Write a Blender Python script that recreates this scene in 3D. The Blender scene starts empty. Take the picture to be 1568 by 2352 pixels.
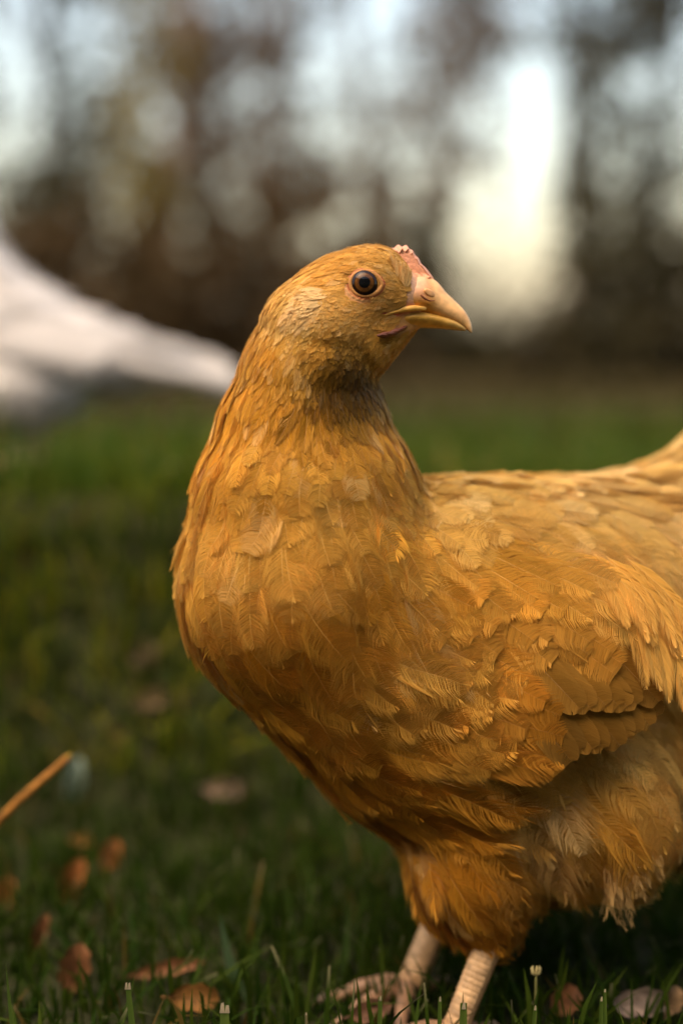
import bpy, math, random
import numpy as np
from mathutils import Vector, Matrix

rng = np.random.default_rng(11)
random.seed(5)
scene = bpy.context.scene
COL = scene.collection

# ------------------------------------------------------------------ camera
# photo coordinates used for design: 1568 x 2352
LENS, K = 50.0, 36.0 / 2352 / 50.0
CAM_H, D0 = 0.352, 0.68
PITCH = math.atan((1176 - 770) * K)
CAM = np.array([0.0, -D0, CAM_H])
FWD = np.array([0.0, math.cos(PITCH), -math.sin(PITCH)])
RIGHT = np.array([1.0, 0.0, 0.0])
UP = np.array([0.0, math.sin(PITCH), math.cos(PITCH)])
S = D0 * K                                   # metres per design pixel at the hen
cam_d = bpy.data.cameras.new('camera')
cam = bpy.data.objects.new('camera', cam_d)
COL.objects.link(cam)
cam_d.sensor_fit = 'VERTICAL'
cam_d.sensor_height = 36.0
cam_d.lens = LENS
cam_d.clip_start = 0.02
cam_d.clip_end = 3000
cam.location = CAM
cam.rotation_euler = (math.radians(90) - PITCH, 0, 0)
cam_d.dof.use_dof = True
cam_d.dof.focus_distance = 0.660
cam_d.dof.aperture_fstop = 2.0
scene.camera = cam

# ------------------------------------------------------------------ sky, sun, exposure
SUN_EL, SUN_AZ = math.radians(64), math.radians(-48)     # azimuth from -Y (behind camera) towards -X
sun_dir = np.array([math.cos(SUN_EL) * math.sin(SUN_AZ), -math.cos(SUN_EL) * math.cos(SUN_AZ), math.sin(SUN_EL)])
world = bpy.data.worlds.new('World')
scene.world = world
world.use_nodes = True
wn = world.node_tree
bg = wn.nodes['Background']
sky = wn.nodes.new('ShaderNodeTexSky')
sky.sky_type = 'NISHITA'
sky.sun_disc = False
sky.sun_elevation = SUN_EL
sky.sun_rotation = math.atan2(sun_dir[0], sun_dir[1])
sky.dust_density = 3.2
sky.air_density = 1.45
sky.ozone_density = 0.0
tint = wn.nodes.new('ShaderNodeVectorMath')          # warm white balance of the photograph
tint.operation = 'MULTIPLY'
tint.inputs[1].default_value = (1.10, 1.0, .93)
wn.links.new(sky.outputs[0], tint.inputs[0])
wn.links.new(tint.outputs[0], bg.inputs[0])
bg.inputs[1].default_value = 0.15
sun_l = bpy.data.lights.new('sun', 'SUN')
sun_l.energy = 1.15
sun_l.angle = math.radians(55)
sun_l.color = (1.0, 0.84, 0.62)
sun = bpy.data.objects.new('sun', sun_l)
COL.objects.link(sun)
sun.location = (-3, -3, 6)
sun.rotation_euler = Vector(sun_dir).to_track_quat('Z', 'Y').to_euler()
vs = scene.view_settings
vs.view_transform = 'Standard'
vs.look = 'None'
vs.exposure = 1.38
vs.gamma = 1.0
scene.cycles.use_denoising = True
scene.cycles.use_adaptive_sampling = True
scene.cycles.adaptive_threshold = 0.025
scene.cycles.max_bounces = 6
scene.cycles.diffuse_bounces = 4
scene.cycles.transmission_bounces = 6
scene.cycles.sample_clamp_indirect = 6.0


# ------------------------------------------------------------------ helpers
def P(px, py, d):
    """photo pixel + depth along the view axis -> world point"""
    return CAM + d * (FWD + RIGHT * ((px - 784) * K) + UP * ((1176 - py) * K))


def ground_z(x, y):
    """the lawn: flat round the hen, rising as a low bank behind it"""
    d = np.asarray(y, float) + D0
    t = np.clip((d - 0.93) / 0.28, 0, 1)
    x = np.asarray(x, float)
    z = 0.165 * t * t * (3 - 2 * t)
    z = z + .055 * np.exp(-((d - 1.20) / .09) ** 2) * np.clip((.18 - x) / .3, 0, 1)
    z = z + 0.006 * np.sin(x * 9 + 1.3) * np.sin(d * 7 + .4) * np.clip((d - .8) / .5, 0, 1)
    z = z + 0.02 * np.sin(x * 1.7 + .5) * np.clip((d - 2.0) / 2.0, 0, 1)
    return z


def G(px, py, lift=0.0):
    """photo pixel -> point on the ground (plus lift)"""
    r = FWD + RIGHT * ((px - 784) * K) + UP * ((1176 - py) * K)
    lo, hi = 0.3, 30.0
    for d in np.arange(0.4, 12.0, 0.01):
        p = CAM + d * r
        if p[2] <= float(ground_z(p[0], p[1])) + lift:
            return p
    return CAM + 12 * r


def dz(X):
    """design space (metres, x right, y depth, z up, origin at view axis) -> world"""
    X = np.asarray(X, float)
    return CAM + (X[..., 1:2] + D0) * FWD + X[..., 0:1] * RIGHT + X[..., 2:3] * UP


def Q(px, py, Y):
    """photo pixel at depth offset Y -> design space"""
    f = (D0 + Y) / D0
    return np.array([(px - 784) * S * f, Y, (1176 - py) * S * f])


def setp(o, label=None, category=None, group=None, kind=None):
    for k, v in (('label', label), ('category', category), ('group', group), ('kind', kind)):
        if v:
            o[k] = v
    return o


def link(o, parent=None):
    COL.objects.link(o)
    if parent is not None:
        o.parent = parent
        o.matrix_parent_inverse = parent.matrix_world.inverted()
    return o


def empty(name, loc):
    o = bpy.data.objects.new(name, None)
    o.location = loc
    o.empty_display_size = 0.02
    COL.objects.link(o)
    o.matrix_world = Matrix.Translation(Vector(loc))
    return o


def mesh_np(name, verts, faces, mat, parent=None, colors=None, smooth=True):
    """verts (n,3); faces: list of int arrays with equal column count each, or an array"""
    me = bpy.data.meshes.new(name)
    if isinstance(faces, np.ndarray):
        faces = [faces]
    faces = [f for f in faces if len(f)]
    verts = np.asarray(verts, np.float32)
    me.vertices.add(len(verts))
    me.vertices.foreach_set('co', verts.ravel())
    loops = np.concatenate([f.ravel() for f in faces]).astype(np.int32)
    counts = np.concatenate([np.full(len(f), f.shape[1]) for f in faces]).astype(np.int32)
    starts = np.concatenate([[0], np.cumsum(counts)[:-1]]).astype(np.int32)
    me.loops.add(len(loops))
    me.loops.foreach_set('vertex_index', loops)
    me.polygons.add(len(counts))
    me.polygons.foreach_set('loop_start', starts)
    me.polygons.foreach_set('loop_total', counts)
    if smooth:
        me.polygons.foreach_set('use_smooth', np.ones(len(counts), bool))
    if colors is not None:
        a = me.color_attributes.new('col', 'FLOAT_COLOR', 'POINT')
        c = np.ones((len(verts), 4), np.float32)
        c[:, :3] = colors
        a.data.foreach_set('color', c.ravel())
    me.update(calc_edges=True)
    me.validate()
    me.materials.append(mat)
    return link(bpy.data.objects.new(name, me), parent)


def new_mat(name):
    m = bpy.data.materials.new(name)
    m.use_nodes = True
    nt = m.node_tree
    return m, nt, nt.nodes['Principled BSDF'], nt.nodes['Material Output']


def nd(nt, kind, **kw):
    n = nt.nodes.new(kind)
    for k, v in kw.items():
        if k in n.inputs:
            n.inputs[k].default_value = v
        else:
            setattr(n, k, v)
    return n


def attr_mat(name, rough=0.6, translucent=0.0, spec=0.3, sheen=0.0, noise=None, bump=None, sat=None, coat=0.0, sss=0.0):
    """material whose colour comes from the point attribute 'col', with optional noise mottling and bump"""
    m, nt, b, out = new_mat(name)
    a = nd(nt, 'ShaderNodeAttribute', attribute_name='col')
    c = a.outputs['Color']
    if noise:
        tc = nd(nt, 'ShaderNodeTexCoord')
        n = nd(nt, 'ShaderNodeTexNoise', Scale=noise[0], Detail=5.0)
        nt.links.new(tc.outputs['Object'], n.inputs['Vector'])
        mr = nd(nt, 'ShaderNodeMapRange')
        mr.inputs['From Min'].default_value = 0.3
        mr.inputs['From Max'].default_value = 0.7
        mr.inputs['To Min'].default_value = 1 - noise[1]
        mr.inputs['To Max'].default_value = 1 + noise[1]
        nt.links.new(n.outputs['Fac'], mr.inputs['Value'])
        vm = nd(nt, 'ShaderNodeVectorMath', operation='SCALE')
        nt.links.new(c, vm.inputs[0])
        nt.links.new(mr.outputs[0], vm.inputs['Scale'])
        c = vm.outputs[0]
    nt.links.new(c, b.inputs['Base Color'])
    b.inputs['Roughness'].default_value = rough
    b.inputs['Specular IOR Level'].default_value = spec
    b.inputs['Sheen Weight'].default_value = sheen
    b.inputs['Coat Weight'].default_value = coat
    if sss:
        b.inputs['Subsurface Weight'].default_value = sss
        b.inputs['Subsurface Radius'].default_value = (0.6, 0.25, 0.12)
        b.inputs['Subsurface Scale'].default_value = 0.004
    if bump:
        tc2 = nd(nt, 'ShaderNodeTexCoord')
        n2 = nd(nt, 'ShaderNodeTexNoise', Scale=bump[0], Detail=4.0)
        nt.links.new(tc2.outputs['Object'], n2.inputs['Vector'])
        bp = nd(nt, 'ShaderNodeBump', Strength=bump[1], Distance=bump[2])
        nt.links.new(n2.outputs['Fac'], bp.inputs['Height'])
        nt.links.new(bp.outputs[0], b.inputs['Normal'])
    if translucent:
        t = nd(nt, 'ShaderNodeBsdfTranslucent')
        nt.links.new(c, t.inputs['Color'])
        mx = nd(nt, 'ShaderNodeMixShader')
        mx.inputs[0].default_value = translucent
        nt.links.new(b.outputs[0], mx.inputs[1])
        nt.links.new(t.outputs[0], mx.inputs[2])
        nt.links.new(mx.outputs[0], out.inputs['Surface'])
    return m


M_FEATHER = attr_mat('feather_vane', rough=0.55, translucent=0.36, spec=0.12, sheen=0.03)
M_SKIN = attr_mat('bird_skin', rough=0.6, spec=0.3, noise=(900, 0.16), bump=(1500, 0.4, 0.0006))
M_BEAK = attr_mat('horn', rough=0.42, spec=0.35, noise=(240, 0.24), bump=(420, 0.4, 0.0006))
M_COMB = attr_mat('comb_skin', rough=0.5, spec=0.4, noise=(700, 0.2), bump=(1100, 0.7, 0.0008))
M_SCALE = attr_mat('leg_scale', rough=0.5, spec=0.35, noise=(260, 0.28), bump=(380, 0.5, 0.001))
M_EYE = attr_mat('eye_gloss', rough=0.03, spec=0.2, noise=(900, 0.15))
M_GRASS = attr_mat('grass_blade', rough=0.6, translucent=0.35, spec=0.04)
M_LEAFDRY = attr_mat('dry_leaf', rough=0.7, translucent=0.15, spec=0.2, noise=(180, 0.35), bump=(260, 0.5, 0.001))
M_LEAF = attr_mat('tree_leaf', rough=0.65, translucent=0.2, spec=0.08)
M_BARK = attr_mat('bark', rough=0.9, spec=0.1, noise=(14, 0.4), bump=(30, 0.8, 0.02))
M_SOIL = attr_mat('soil', rough=1.0, spec=0.05, noise=(55, 0.45), bump=(90, 0.8, 0.01))


# ------------------------------------------------------------------ the ground
def build_ground():
    def axis(fine, lim):
        a = list(np.linspace(-fine, fine, 81))
        s = fine
        while s < lim:
            s *= 1.45
            a = [-s] + a + [s]
        return np.array(a)
    xs = axis(2.0, 1500)
    ys = np.concatenate([[-1500, -400, -100, -30, -8, -3], np.linspace(-1.2, 2.4, 100), 2.4 + np.geomspace(.1, 2000, 60)])
    X, Y = np.meshgrid(xs, ys)
    Z = ground_z(X, Y)
    V = np.stack([X, Y, Z], -1).reshape(-1, 3)
    n, m = X.shape
    i = np.arange(n * m).reshape(n, m)
    F = np.stack([i[:-1, :-1], i[:-1, 1:], i[1:, 1:], i[1:, :-1]], -1).reshape(-1, 4)
    d = (Y + D0).ravel()
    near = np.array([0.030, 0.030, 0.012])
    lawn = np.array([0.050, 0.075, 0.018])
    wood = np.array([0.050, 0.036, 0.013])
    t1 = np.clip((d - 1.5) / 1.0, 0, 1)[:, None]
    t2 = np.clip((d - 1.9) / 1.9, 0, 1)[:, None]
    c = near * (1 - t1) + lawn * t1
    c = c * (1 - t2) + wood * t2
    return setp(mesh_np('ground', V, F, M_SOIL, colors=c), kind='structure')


build_ground()


# ------------------------------------------------------------------ trees of the wood edge
def tube(path, radii, seg=8, jitter=0.0, cap=True):
    path = np.asarray(path, float)
    n = len(path)
    T = np.gradient(path, axis=0)
    T /= np.linalg.norm(T, axis=1)[:, None] + 1e-12
    ref = np.array([0, 1.0, 0]) if abs(T[0, 1]) < .8 else np.array([1.0, 0, 0])
    V = []
    a = np.arange(seg) * 2 * math.pi / seg
    for k in range(n):
        u = np.cross(T[k], ref)
        u /= np.linalg.norm(u)
        v = np.cross(u, T[k])
        r = radii[k] * (1 + jitter * rng.normal(size=seg))
        V.append(path[k] + (np.cos(a) * r)[:, None] * u + (np.sin(a) * r)[:, None] * v)
    V = np.concatenate(V)
    i = np.arange(n * seg).reshape(n, seg)
    j = np.roll(i, -1, axis=1)
    F = np.stack([i[:-1], j[:-1], j[1:], i[1:]], -1).reshape(-1, 4)
    if cap:
        V = np.vstack([V, path[0], path[-1]])
        a0, a1 = n * seg, n * seg + 1
        T0 = np.stack([j[0], i[0], np.full(seg, a0)], -1)
        T1 = np.stack([i[-1], j[-1], np.full(seg, a1)], -1)
        return V, [F, np.vstack([T0, T1])]
    return V, [F]


def join(parts):
    """[(V, [faces...], C)] -> one V, faces by size, C"""
    Vs, Cs, byn, off = [], [], {}, 0
    for V, Fs, C in parts:
        Vs.append(V)
        Cs.append(np.broadcast_to(np.asarray(C, float), (len(V), 3)))
        for f in Fs:
            if len(f):
                byn.setdefault(f.shape[1], []).append(f + off)
        off += len(V)
    return np.concatenate(Vs), [np.concatenate(v) for v in byn.values()], np.concatenate(Cs)


def leaves(centers, size, cols):
    """little folded leaves: 6 verts, 4 triangles each"""
    n = len(centers)
    t = rng.normal(size=(n, 3)); t[:, 2] -= .5
    t /= np.linalg.norm(t, axis=1)[:, None]
    r = rng.normal(size=(n, 3))
    b = np.cross(t, r); b /= np.linalg.norm(b, axis=1)[:, None]
    nn = np.cross(b, t)
    s = size[:, None]
    V = np.stack([centers, centers + t * s * .45 + b * s * .32 + nn * s * .1, centers + t * s * .5,
                  centers + t * s * .45 - b * s * .32 + nn * s * .1, centers + t * s], 1)
    o = np.arange(n)[:, None] * 5
    F = np.concatenate([o + np.array([0, 1, 2]), o + np.array([0, 2, 3]), o + np.array([1, 4, 2]), o + np.array([2, 4, 3])])
    return V.reshape(-1, 3), F, np.repeat(cols, 5, axis=0)


# foliage of the wood edge: share of sky covered, by place along the edge and height
COVER = [
    [.08, .45, .78, .95, .92, .62, .02, .78, .94, .50, .97, .99],
    [.22, .74, .93, .95, .90, .68, .58, .86, .70, .03, .85, .48],
    [.66, .95, .96, .96, .92, .70, .66, .80, .62, .03, .92, .84],
    [.97, .985, .985, .95, .985, .97, .95, .82, .36, .02, .97, .95],
    [.99, .99, .99, .99, .99, .97, .95, .90, .22, .02, .98, .97],
    [.995, .995, .995, .995, .995, .99, .99, .98, .35, .05, .99, .99],
    [1.0] * 12]
TREES = [  # px at eye level, depth, trunk radius m, lean (x per m height), height m, look
    (-520, 8.5, .12, .02, 6.5, 'olive'), (-230, 7.2, .10, -.04, 6.0, 'olive'), (95, 8.2, .09, .02, 6.2, 'dark'),
    (330, 7.0, .11, .17, 6.8, 'olive'), (500, 9.4, .12, -.03, 7.0, 'brown'), (640, 8.2, .07, .03, 5.6, 'brown'),
    (850, 10.2, .09, -.02, 6.4, 'tan'), (1010, 8.8, .075, .03, 5.8, 'tan'), (1335, 7.8, .10, -.03, 6.4, 'dark'),
    (1470, 9.5, .09, .05, 6.0, 'dark'), (1640, 7.4, .12, .01, 6.6, 'dark'), (1960, 8.6, .11, -.02, 6.3, 'olive')]
TREE_LABEL = [
    'slim olive tree standing at the far left end of the wood', 'olive tree just beyond the left picture edge behind the white hen',
    'dark thin trunk behind the white hen near the left edge', 'leaning brown trunk with olive leaves above the white hen tail',
    'brown leaved tree left of the yellow hen head', 'thin dark trunk directly above the yellow hen nape',
    'pale tan leaved tree right above the yellow hen head', 'slim trunk on the left side of the tall bright gap',
    'dark leaved tree on the right side of the tall bright gap', 'dark thin tree under the round pale light at upper right',
    'thick dark tree at the right picture edge', 'olive tree standing past the right picture edge']
LOOK = {'olive': ((.20, .14, .028), (.11, .08, .018)), 'brown': ((.14, .08, .030), (.08, .045, .016)),
        'tan': ((.20, .13, .07), (.12, .075, .036)), 'dark': ((.035, .030, .008), (.055, .042, .012))}


def build_wood():
    cells = {i: [] for i in range(len(TREES))}
    bush = {}
    cw = 130
    tx = np.array([t[0] for t in TREES], float)
    for r in range(-5, 7):
        for c in range(-5, 17):
            if 0 <= r and 0 <= c < 12:
                cov = COVER[r][c]
            elif r >= 4:
                cov = .98
            else:
                cov = float(rng.choice([.15, .5, .7, .85, .92]))
            cx, cy = (c + .5) * cw, (r + .5) * cw
            if r >= 4:
                bush.setdefault(c, []).append((cx, cy, cov))
                continue
            i = int(np.argmin(np.abs(tx - cx) + rng.uniform(0, 60, len(tx))))
            cells[i].append((cx, cy, cov))

    def fill(lst, d0, dspread, colA, colB, size):
        C, Sz, Cl = [], [], []
        for cx, cy, cov in lst:
            side = cw * K * d0
            a = 0.30 * size * size * 0.64
            n = int(-math.log(max(1 - cov, .006)) * side * side / a * 1.0)
            if n == 0:
                continue
            # foliage hangs in small sprays, not evenly
            m = max(2, n // 14)
            sx = cx + rng.uniform(-.5, .5, m) * cw; sy = cy + rng.uniform(-.5, .5, m) * cw
            sd = d0 + rng.uniform(-dspread, dspread, m)
            pick = rng.integers(0, m, n)
            p = np.stack([P(sx[q], sy[q], sd[q]) for q in range(m)])[pick] + rng.normal(0, .06, (n, 3))
            C.append(p); Sz.append(size * rng.uniform(.6, 1.3, n))
            k = rng.uniform(0, 1, (n, 1))
            Cl.append((np.array(colA) * k + np.array(colB) * (1 - k)) * rng.uniform(.7, 1.3, (n, 1)))
        C = np.concatenate(C)
        ok = C[:, 2] > ground_z(C[:, 0], C[:, 1]) + .02
        return leaves(C[ok], np.concatenate(Sz)[ok], np.concatenate(Cl)[ok]), C[ok]

    for i, (px, d, r, lean, h, look) in enumerate(TREES):
        base = P(px, 770, d); gz = float(ground_z(base[0], base[1])); base[2] = gz
        root = empty('tree', base)
        setp(root, TREE_LABEL[i], 'tree', 'trees along the wood edge')
        zs = np.linspace(-.1, h, 16)
        wob = np.cumsum(rng.normal(0, .03, (16, 2)), axis=0)
        path = np.stack([base[0] + lean * zs + wob[:, 0], base[1] + wob[:, 1] * .5, gz + zs], -1)
        r = r * .62
        rad = r * (1 - .75 * np.clip(zs / h, 0, 1)) + r * .5 * np.exp(-np.clip(zs, 0, 9) / .18)
        parts = []
        bc = {'dark': (.06, .045, .028), 'olive': (.17, .115, .075), 'brown': (.15, .095, .06), 'tan': (.16, .12, .085)}[look]
        V, F = tube(path, rad, 10, .05)
        tr = mesh_np('trunk', V, F, M_BARK, root, np.broadcast_to(bc, (len(V), 3)))
        (LV, LF, LC), cen = fill(cells[i], d, 1.2, *LOOK[look], .075) if cells[i] else ((None, None, None), [])
        # limbs reach towards the sprays
        for q in range(9):
            k0 = int(rng.integers(3, 14))
            st = path[k0]
            if len(cen):
                c = cen[rng.integers(0, len(cen))]
            else:
                c = st + np.array([rng.normal(0, .6), rng.normal(0, .5), .6])
            mid = (st + c) / 2 + np.array([0, 0, .12]) + rng.normal(0, .05, 3)
            V, F = tube(np.array([st, (st + mid) / 2, mid, (mid + c) / 2 + [0, 0, .05], c]), rad[k0] * np.array([.5, .42, .32, .2, .06]), 6)
            mesh_np('branch', V, F, M_BARK, root, np.broadcast_to(bc, (len(V), 3)))
        if LV is not None:
            o = mesh_np('crown', LV, LF, M_LEAF, root, LC, smooth=False)
            o['kind'] = 'stuff'
    # undergrowth: one bush per stretch of the edge
    keys = sorted(bush)
    names = ['far left', 'left', 'right']
    for g in range(0, len(keys), 2):
        lst = bush[keys[g]] + (bush[keys[g + 1]] if g + 1 < len(keys) else [])
        mx = sum(a[0] for a in lst) / len(lst)
        d = 6.3 + .5 * math.sin(g * 1.7)
        base = P(mx, 770, d); base[2] = float(ground_z(base[0], base[1]))
        root = empty('bush', base)
        col = ((.075, .042, .014), (.040, .026, .009)) if mx < 1000 else ((.032, .026, .008), (.022, .016, .005))
        (LV, LF, LC), cen = fill(lst, d, .8, *col, .085)
        where = ('outside the left edge of the picture' if mx < 0 else 'outside the right edge of the picture' if mx > 1568 else
                 'behind the white hen neck' if mx < 120 else 'behind the white hen back' if mx < 300 else 'above the white hen tail' if mx < 560 else 'behind the yellow hen nape' if mx < 800
                 else 'behind the yellow hen beak' if mx < 1060 else 'under the tall bright gap' if mx < 1320 else 'at the right picture edge')
        n_same = sum(1 for o in bpy.data.objects if o.get('wherekey') == where)
        setp(root, ('brown' if mx < 1000 else 'dark olive') + ' leafy bush ' + where + ([', left one', ', right one', ', middle one', ', last one'][n_same] if 'outside' in where else ''), 'bush', 'undergrowth along the wood edge')
        root['wherekey'] = where
        for q in range(7):
            c = cen[rng.integers(0, len(cen))]
            b2 = base + np.array([rng.normal(0, .12), rng.normal(0, .1), -.05])
            V, F = tube(np.array([b2, (b2 + c) / 2 + rng.normal(0, .05, 3), c]), np.array([.018, .012, .004]), 6)
            mesh_np('stem', V, F, M_BARK, root, np.broadcast_to((.09, .06, .035), (len(V), 3)))
        o = mesh_np('foliage', LV, LF, M_LEAF, root, LC, smooth=False)
        o['kind'] = 'stuff'
    for o in bpy.data.objects:
        if 'wherekey' in o:
            del o['wherekey']


build_wood()


def build_shade_hedge():
    """unseen, added to block low front light: tall hedge behind the photographer"""
    R_ = 2.8
    root = empty('shade_hedge', (0, -D0 - R_, 0))  # not in view; added to dim the front fill and the eye reflection
    setp(root, 'tall dark green hedge added unseen behind the camera to block front light', 'shade_hedge')
    n = 15000
    a = rng.uniform(math.radians(188), math.radians(352), n)
    r = R_ + rng.uniform(0, .5, n) + .15 * np.sin(a * 31)
    z = 3.0 * rng.uniform(0, 1, n) ** .9 + .1 * np.sin(a * 23)
    c = np.stack([np.cos(a) * r, -D0 + np.sin(a) * r, z], -1)
    k = rng.uniform(0, 1, (n, 1))
    V, F, C = leaves(c, .17 * rng.uniform(.6, 1.3, n), np.array([.045, .075, .018]) * k + np.array([.07, .08, .025]) * (1 - k))
    mesh_np('foliage', V, F, M_LEAF, root, C, smooth=False)['kind'] = 'stuff'
    for q in range(14):
        a = math.radians(192 + q * 12)
        b = np.array([math.cos(a) * (R_ + .3), -D0 + math.sin(a) * (R_ + .3), -.05])
        V, F = tube(np.array([b, b + [.05, 0, 1.2], b + [-.04, .03, 2.7]]), np.array([.05, .04, .015]), 7)
        mesh_np('stem', V, F, M_BARK, root, np.broadcast_to((.09, .06, .035), (len(V), 3)))


build_shade_hedge()


# ------------------------------------------------------------------ signed distance shapes for the birds (design space)
class SDF:
    def __init__(self):
        self.prims = []

    def cone(self, a, b, k=.02, flat=1.0):
        """a, b = (px, py, Y, r_px)"""
        fa, fb = (D0 + a[2]) / D0, (D0 + b[2]) / D0
        self.prims.append(('c', Q(*a[:3]), Q(*b[:3]), a[3] * S * fa, b[3] * S * fb, k, flat))

    def ell(self, c, r, k=.02, rot=0.0, yaw=0.0):
        """c = (px, py, Y); r = (rx, ry_depth, rz) in px; rot in the picture plane, degrees"""
        f = (D0 + c[2]) / D0
        a, y = math.radians(rot), math.radians(yaw)
        R1 = np.array([[math.cos(a), 0, math.sin(a)], [0, 1, 0], [-math.sin(a), 0, math.cos(a)]])
        R2 = np.array([[math.cos(y), math.sin(y), 0], [-math.sin(y), math.cos(y), 0], [0, 0, 1]])
        self.prims.append(('e', Q(*c), np.array(r) * S * f, R1 @ R2, None, k, 1.0))

    def __call__(self, p):
        d = None
        for pr in self.prims:
            if pr[0] == 'c':
                _, a, b, ra, rb, k, flat = pr
                ab = b - a
                h = np.clip(((p - a) @ ab) / (ab @ ab), 0, 1)
                e = np.linalg.norm(p - a - h[:, None] * ab, axis=1) - (ra + (rb - ra) * h)
            else:
                _, c, r, R, _, k, _ = pr
                q = (p - c) @ R.T
                k0 = np.linalg.norm(q / r, axis=1)
                k1 = np.linalg.norm(q / (r * r), axis=1) + 1e-9
                e = k0 * (k0 - 1) / k1
            if d is None:
                d = e
            else:
                h = np.clip(.5 + .5 * (d - e) / k, 0, 1)
                d = d * (1 - h) + e * h - k * h * (1 - h)
        return d

    def grad(self, p, e=4e-4):
        g = np.zeros_like(p)
        for s in ((1, -1, -1), (-1, -1, 1), (-1, 1, -1), (1, 1, 1)):
            s = np.array(s, float)
            g += s * self(p + e * s)[:, None]
        return g / (np.linalg.norm(g, axis=1)[:, None] + 1e-12)

    def project(self, p, it=2):
        for _ in range(it):
            p = p - self(p)[:, None] * self.grad(p)
        return p


def surface_net(sdf, lo, hi, h):
    lo = np.array(lo); n = np.ceil((np.array(hi) - lo) / h).astype(int) + 1
    ax = [lo[i] + h * np.arange(n[i]) for i in range(3)]
    # coarse pass first, then only the band near the surface
    st = 5
    cx = [a_[::st] for a_ in ax]
    g = np.stack(np.meshgrid(*cx, indexing='ij'), -1)
    Dc = sdf(g.reshape(-1, 3)).reshape(g.shape[:3])
    D = Dc
    for i in range(3):
        D = np.repeat(D, st, axis=i)
    D = D[:n[0], :n[1], :n[2]].astype(np.float32).copy()
    near = np.argwhere(np.abs(D) < h * st * 2.2)
    D[tuple(near.T)] = sdf(lo + near * h)
    ins = D < 0
    cnt = sum(ins[a:n[0] - 1 + a, b:n[1] - 1 + b, c:n[2] - 1 + c].astype(np.int8) for a in (0, 1) for b in (0, 1) for c in (0, 1))
    act = (cnt > 0) & (cnt < 8)
    idx = -np.ones(act.shape, np.int64)
    cells = np.argwhere(act)
    idx[act] = np.arange(len(cells))
    V = lo + (cells + .5) * h
    V = sdf.project(V, 3)
    F = []
    for a in range(3):
        s0 = [slice(None)] * 3; s1 = [slice(None)] * 3
        s0[a] = slice(0, -1); s1[a] = slice(1, None)
        ch = ins[tuple(s0)] != ins[tuple(s1)]
        E = np.argwhere(ch)
        u, v = (a + 1) % 3, (a + 2) % 3
        ok = (E[:, u] > 0) & (E[:, v] > 0) & (E[:, u] < n[u] - 1) & (E[:, v] < n[v] - 1)
        E = E[ok]
        first = ins[tuple(E.T)]
        q = []
        for du, dv in ((-1, -1), (0, -1), (0, 0), (-1, 0)):
            e = E.copy(); e[:, u] += du; e[:, v] += dv
            q.append(idx[tuple(e.T)])
        f = np.stack(q, -1)
        f[~first] = f[~first][:, ::-1]
        F.append(f)
    F = np.concatenate(F)
    return V, F[(F >= 0).all(1)]


# ------------------------------------------------------------------ feathers
class Field:
    """values given at photo pixels, blended smoothly over the bird"""
    def __init__(self, pts):
        self.xy = np.array([p[:2] for p in pts], float)
        self.v = np.array([p[2:] for p in pts], float)

    def __call__(self, X):
        f = D0 / (D0 + X[:, 1])
        px = 784 + X[:, 0] / S * f; py = 1176 - X[:, 2] / S * f
        d2 = (px[:, None] - self.xy[:, 0]) ** 2 + (py[:, None] - self.xy[:, 1]) ** 2
        w = 1 / (d2 + 700.0) ** 1.6
        return (w @ self.v) / w.sum(1)[:, None]


def to_px(X):
    f = D0 / (D0 + X[:, 1])
    return 784 + X[:, 0] / S * f, 1176 - X[:, 2] / S * f


NU = 9


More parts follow.
